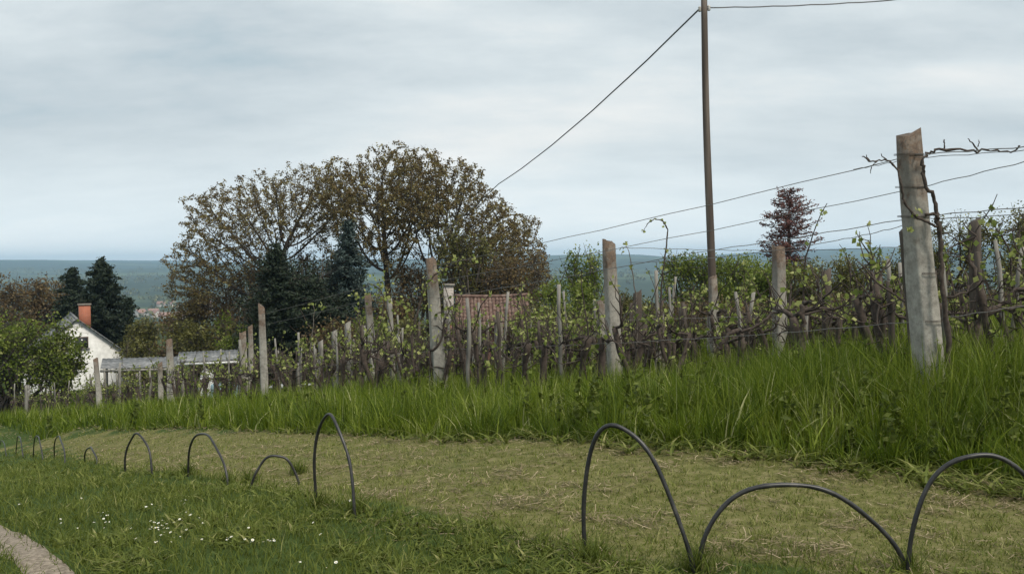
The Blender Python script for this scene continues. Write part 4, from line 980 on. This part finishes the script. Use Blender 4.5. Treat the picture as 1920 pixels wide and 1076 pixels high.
mb = MB(); mb.box((-.15, -.05, apex - 2.15), (.75, .03, apex - 1.3)); wf = mb.build('window', M_frame, ho)
mb = MB(); mb.box((-.08, -.07, apex - 2.08), (.68, -.045, apex - 1.37)); mb.build('pane', M_glass, wf)
mb = MB(); mb.box((-.25, -.12, apex - 2.22), (.85, -.052, apex - 2.152)); mb.build('sill', M_conc, wf)
# brick shed, eave side towards us
def brick_shed():
    D = 40; b = G(905, D); zt = P(905, 556, D)[2] - b[2]; ze = P(905, 603, D - 1.2)[2] - b[2]
    o = empty('brick_shed', b, 'small red brick shed with clay tile roof and pale chimney', 'shed', rz=R(4))
    x0, x1 = -1.08, 1.9; mb = MB(); dd = 1.7
    V = [(x0,-dd,-1),(x1,-dd,-1),(x1,dd,-1),(x0,dd,-1),(x0,-dd,ze-.05),(x1,-dd,ze-.05),(x1,dd,ze-.05),(x0,dd,ze-.05),(x0,0,zt-.12),(x1,0,zt-.12)]
    mb.add(V, T=[(7,4,8),(5,6,9)], Q=[(0,1,5,4),(1,2,6,5),(2,3,7,6),(3,0,4,7)]); mb.build('wall', M_brick, o)
    mb = MB(); g = np.random.default_rng(4); nr = 9
    for sg in (-1, 1):
        for i in range(nr):
            for j in range(20):
                u0 = i / nr; u1 = (i + 1.12) / nr; y0 = sg * (dd + .3) * u0; y1 = sg * (dd + .3) * u1; z0 = zt - (zt - ze + .18) * u0; z1 = zt - (zt - ze + .18) * u1 + .03 + g.normal(0, .008)
                xa = x0 - .12 + (x1 - x0 + .3) * j / 20; xb = xa + (x1 - x0 + .3) / 20 * .93; xm = (xa + xb) / 2; r = .035
                sag = -.05 * math.sin(math.pi * (j + .5) / 20)
                V = [(xa,y0,z0+sag),(xm,y0,z0+r+sag),(xb,y0,z0+sag),(xa,y1,z1+sag),(xm,y1,z1+r+sag),(xb,y1,z1+sag),(xa,y0,z0-.03+sag),(xb,y0,z0-.03+sag),(xa,y1,z1-.03+sag),(xb,y1,z1-.03+sag)]
                mb.add(V, Q=[(0,1,4,3),(1,2,5,4),(6,8,9,7),(3,8,6,0),(2,7,9,5)], T=[(3,4,8),(4,9,8),(4,5,9)])
    rf = mb.build('roof', M_tile, o)
    mb = MB(); mb.tube(np.array([(x, 0, zt + .05 - .05 * math.sin(math.pi * (x - x0) / (x1 - x0))) for x in np.linspace(x0 - .15, x1 + .2, 12)]), .08, 8); mb.build('ridge_tiles', M_tile, rf)
    cz = P(843, 535, D)[2] - b[2]; cx = (843 - 905) / F * D
    mb = MB(); mb.box((cx - .22, -.62, ze - .6), (cx + .22, -.18, cz)); ch = mb.build('chimney', M_wchim, rf)
    mb2 = MB(); mb2.box((-1.82, -dd + .2, -1), (x0 - .004, .4, ze - .15)); mb2.build('annex_wall', M_brick, o)
    mb = MB(); mb.box((cx - .28, -.68, cz), (cx + .28, -.12, cz + .09)); mb.build('chimney_cap', M_conc, ch)
    mb = MB(); mb.box((-.95, -dd - .03, -.2), (-.2, -dd + .05, ze - .35)); dr_ = mb.build('doorway_shade', M_shade, o)  # dark slab: shade of the open doorway put into its colour
    mb = MB(); mb.box((-1.03, -dd - .06, -.2), (-.952, -dd - .02, ze - .27)); mb.box((-.198, -dd - .06, -.2), (-.12, -dd - .02, ze - .27)); mb.build('door_frame', M_frame, dr_)
    mb = MB(); mb.box((.6, -dd - .03, ze - 1.5), (1.3, -dd + .05, ze - .8)); wf = mb.build('window', M_frame, o)
    mb = MB(); mb.box((.66, -dd - .05, ze - 1.44), (1.24, -dd - .031, ze - .86)); mb.build('pane', M_glass, wf)
brick_shed()

# open shelter with sheet roofs
def shelter():
    D = 40; b = G(320, D); o = empty('open_shelter', b, 'low open shelter with grey corrugated sheet roof on thin posts', 'shelter')
    def loc(px, py, d=D): return P(px, py, d) - b
    for (pa, pb, ya, yb) in ((192, 338, 672, 668), (335, 446, 660, 655)):
        A = loc(pa, ya, D + 3.0); B = loc(pb, yb, D + 3.0); A2 = loc(pa - 4, ya + 19, D); B2 = loc(pb + 2, yb + 19, D)
        mb = MB(); n = 60; V = []
        for i in range(n + 1):
            t = i / n; h = .015 * math.sin(t * n * math.pi / 2)
            for (q0, q1) in ((A, B), (A2, B2)):
                p = q0 + (q1 - q0) * t; V += [p + (0, 0, h), p + (0, 0, h - .02)]
        Q = []
        for i in range(n):
            a = i * 4; c = a + 4
            Q += [(a, c, c+2, a+2), (a+1, a+3, c+3, c+1), (a+2, c+2, c+3, a+3), (a, a+1, c+1, c)]
        mb.add(V, Q=Q); mb.build('roof_sheet', M_greyroof, o)
        mb = MB(); mb.tube([A2 + (0,0,-.11), B2 + (0,0,-.11)], .06, 4); mb.build('beam', M_stake if pa < 300 else M_whitem, o); mb = MB(); mb.tube([A + (0,0,-.1), B + (0,0,-.1)], .06, 4); mb.build('beam', M_stake, o)
    for px, d in ((196, D), (262, D), (335, D), (400, D), (444, D), (200, D+3), (340, D+3), (442, D+3)):
        t = loc(px, 690 if d == D else 676, d); mb = MB(); g0 = G(px, d) - b; mb.tube([(t[0], t[1], g0[2] - .1), t], .05, 6); mb.build('support_post', M_whitem if px == 400 else M_stake, o)
    mb = MB(); a = loc(412, 668, D + 2.8); mb.box((a[0] - .1, a[1], -2.0), (a[0] + .95, a[1] + .06, a[2])); mb.build('back_shade_sheet', M_shade, o)  # added dark sheet, painting the shade at the back of the shelter
shelter()
# white draped sheet, blue drum, table
b = G(388, 38); mb = MB(); V = []; Q = []
hz_ = P(388, 693, 38)[2] - b[2]; n = 18; rings = 9
for i in range(rings):
    t = i / (rings - 1)
    for j in range(n):
        a = 2*math.pi*j/n; r = (.10 + .38 * t ** .7) * (1 + .13 * math.sin(a * 5 + t) * t); V.append((r*math.cos(a), r*.7*math.sin(a), hz_ * (1 - t ** 1.3) + .02))
for i in range(rings - 1):
    for j in range(n): Q.append((i*n + j, i*n + (j+1) % n, (i+1)*n + (j+1) % n, (i+1)*n + j))
V.append((0, 0, hz_ + .05)); mb.add(V, T=[(len(V)-1, j, (j+1) % n) for j in range(n)], Q=Q); o = mb.build('white_sheeting', M_cloth, None, True); o.location = tuple(b)
tag(o, 'heap under a white sheet beneath the right part of the shelter', 'tarpaulin')
b = G(421, 37.5); hz_ = P(421, 718, 37.5)[2] - b[2]
o = empty('water_tank', b, 'pale blue water tank under the shelter beside the white sheet', 'water tank')
w = .52; mb = MB(); z = [0, .03, .12, .5, .54, .58, .9, .97, 1.0]; rr_ = [.93, 1, 1, 1, .97, 1, 1, .95, .8]; V = []; n = 16; Q = []
for zz, r in zip(z, rr_):
    for j in range(n):
        a = 2*math.pi*(j+.5)/n; c_, s_ = math.cos(a), math.sin(a); q = 1 / max(abs(c_), abs(s_)) ** .8; V.append((w*r*c_*q, w*.7*r*s_*q, hz_ * zz))
for i in range(len(z) - 1):
    for j in range(n): Q.append((i*n + j, i*n + (j+1) % n, (i+1)*n + (j+1) % n, (i+1)*n + j))
V.append((0, 0, hz_)); mb.add(V, T=[(len(V)-1, (len(z)-1)*n + j, (len(z)-1)*n + (j+1) % n) for j in range(n)], Q=Q); mb.build('tank_body', M_bluep, o)
mb = MB(); mb.tube([(0,0,hz_),(0,0,hz_+.06)], .12, 12); mb.build('lid', M_whitem, o)
b = G(545, 30); ht = P(545, 722, 30)[2] - b[2]; wt = 70 / F * 30
o = empty('garden_table', b, 'long white garden table behind the vines before the black conifer', 'table')
mb = MB(); mb.box((-wt/2, -.4, ht - .04), (wt/2, .4, ht)); mb.build('table_top', M_whitem, o)
mb = MB(); mb.box((-wt/2 + .04, -.37, ht - .12), (wt/2 - .04, .37, ht - .042)); mb.build('apron', M_wire, o)
for sx in (-1, 0, 1):
    for sy in (-1, 1):
        mb = MB(); mb.tube([(sx*(wt/2 - .06), sy*.34, -.02), (sx*(wt/2 - .08), sy*.33, ht - .12)], .022, 8); mb.build('leg', M_wire if sx else M_whitem, o)

# ------------------------------------------------------------------ village and woods in the valley
protoh = []
def far_house(x, y, i):
    z = Hs(x, y); o = empty('village_house', (x, y, z), 'tiny red roofed house of the village in the valley', 'house', 'village houses down in the valley', rz=random.uniform(0, 3))
    w, L, e_, r = 4.5, random.uniform(9, 14), random.uniform(3, 5), 3.5
    mb = MB(); mb.add([(-w,0,-2),(w,0,-2),(w,L,-2),(-w,L,-2),(-w,0,e_),(w,0,e_),(w,L,e_),(-w,L,e_),(0,0,e_+r),(0,L,e_+r)], T=[(4,5,8),(6,7,9)], Q=[(0,1,5,4),(1,2,6,5),(2,3,7,6),(3,0,4,7)]); mb.build('wall', M_far_wall, o)
    mb = MB()
    for sg in (-1, 1):
        mb.add([(0,-.5,e_+r+.3),(sg*(w+.6),-.5,e_-.3),(sg*(w+.6),L+.5,e_-.3),(0,L+.5,e_+r+.3),(0,-.5,e_+r),(sg*(w+.6),-.5,e_-.6),(sg*(w+.6),L+.5,e_-.6),(0,L+.5,e_+r)], Q=[(0,1,2,3),(4,7,6,5),(0,4,5,1),(2,6,7,3),(1,5,6,2)])
    mb.build('roof', M_far_roof, o)
for i in range(14):
    D = random.uniform(900, 1250); px = random.uniform(270, 400); p = P(px, 580, D); far_house(p[0], p[1], i)
g = np.random.default_rng(77); C = []
for i in range(1500):
    y0 = g.uniform(500, 3600); r_ = g.uniform(-.65, .65); x0 = r_ * y0
    if math.sin(x0 / 210.) * math.sin(y0 / 330. + 1) + g.normal(0, .35) < .1: continue
    rr2 = g.uniform(3, 7); m = 34; u = g.normal(size=(m, 3)); u /= np.linalg.norm(u, axis=1)[:, None]
    C.append(np.c_[np.full(m, x0), np.full(m, y0), np.full(m, Hs(x0, y0) + rr2 * .8)] + u * rr2 * [1.4, 1.4, 1])
C = np.concatenate(C); lv = MB(); lv.leaves(C, g.uniform(2.5, 5, len(C)), g.random(len(C)), .9, 0, g)
tag(lv.build('valley_woods', M_olive, None, rnd=True), 'far off woods and tree lines scattered over the valley floor', 'woods', None, 'stuff')

# ------------------------------------------------------------------ haze
HZ = True
if HZ:
    m = bpy.data.materials.new('valley_haze'); m.use_nodes = True; n = m.node_tree; n.nodes.clear()
    o = n.nodes.new('ShaderNodeOutputMaterial'); v = n.nodes.new('ShaderNodeVolumePrincipled'); v.inputs['Color'].default_value = (.50, .76, 1.0, 1)
    v.inputs['Density'].default_value = 1.75e-4; v.inputs['Anisotropy'].default_value = 0.0
    n.links.new(v.outputs[0], o.inputs['Volume'])
    mb = MB(); mb.box((-7300, -7300, -75), (7300, 7300, 90)); hz = mb.build('haze', m); tag(hz, 'thin bluish haze over the valley', None, None, 'stuff')
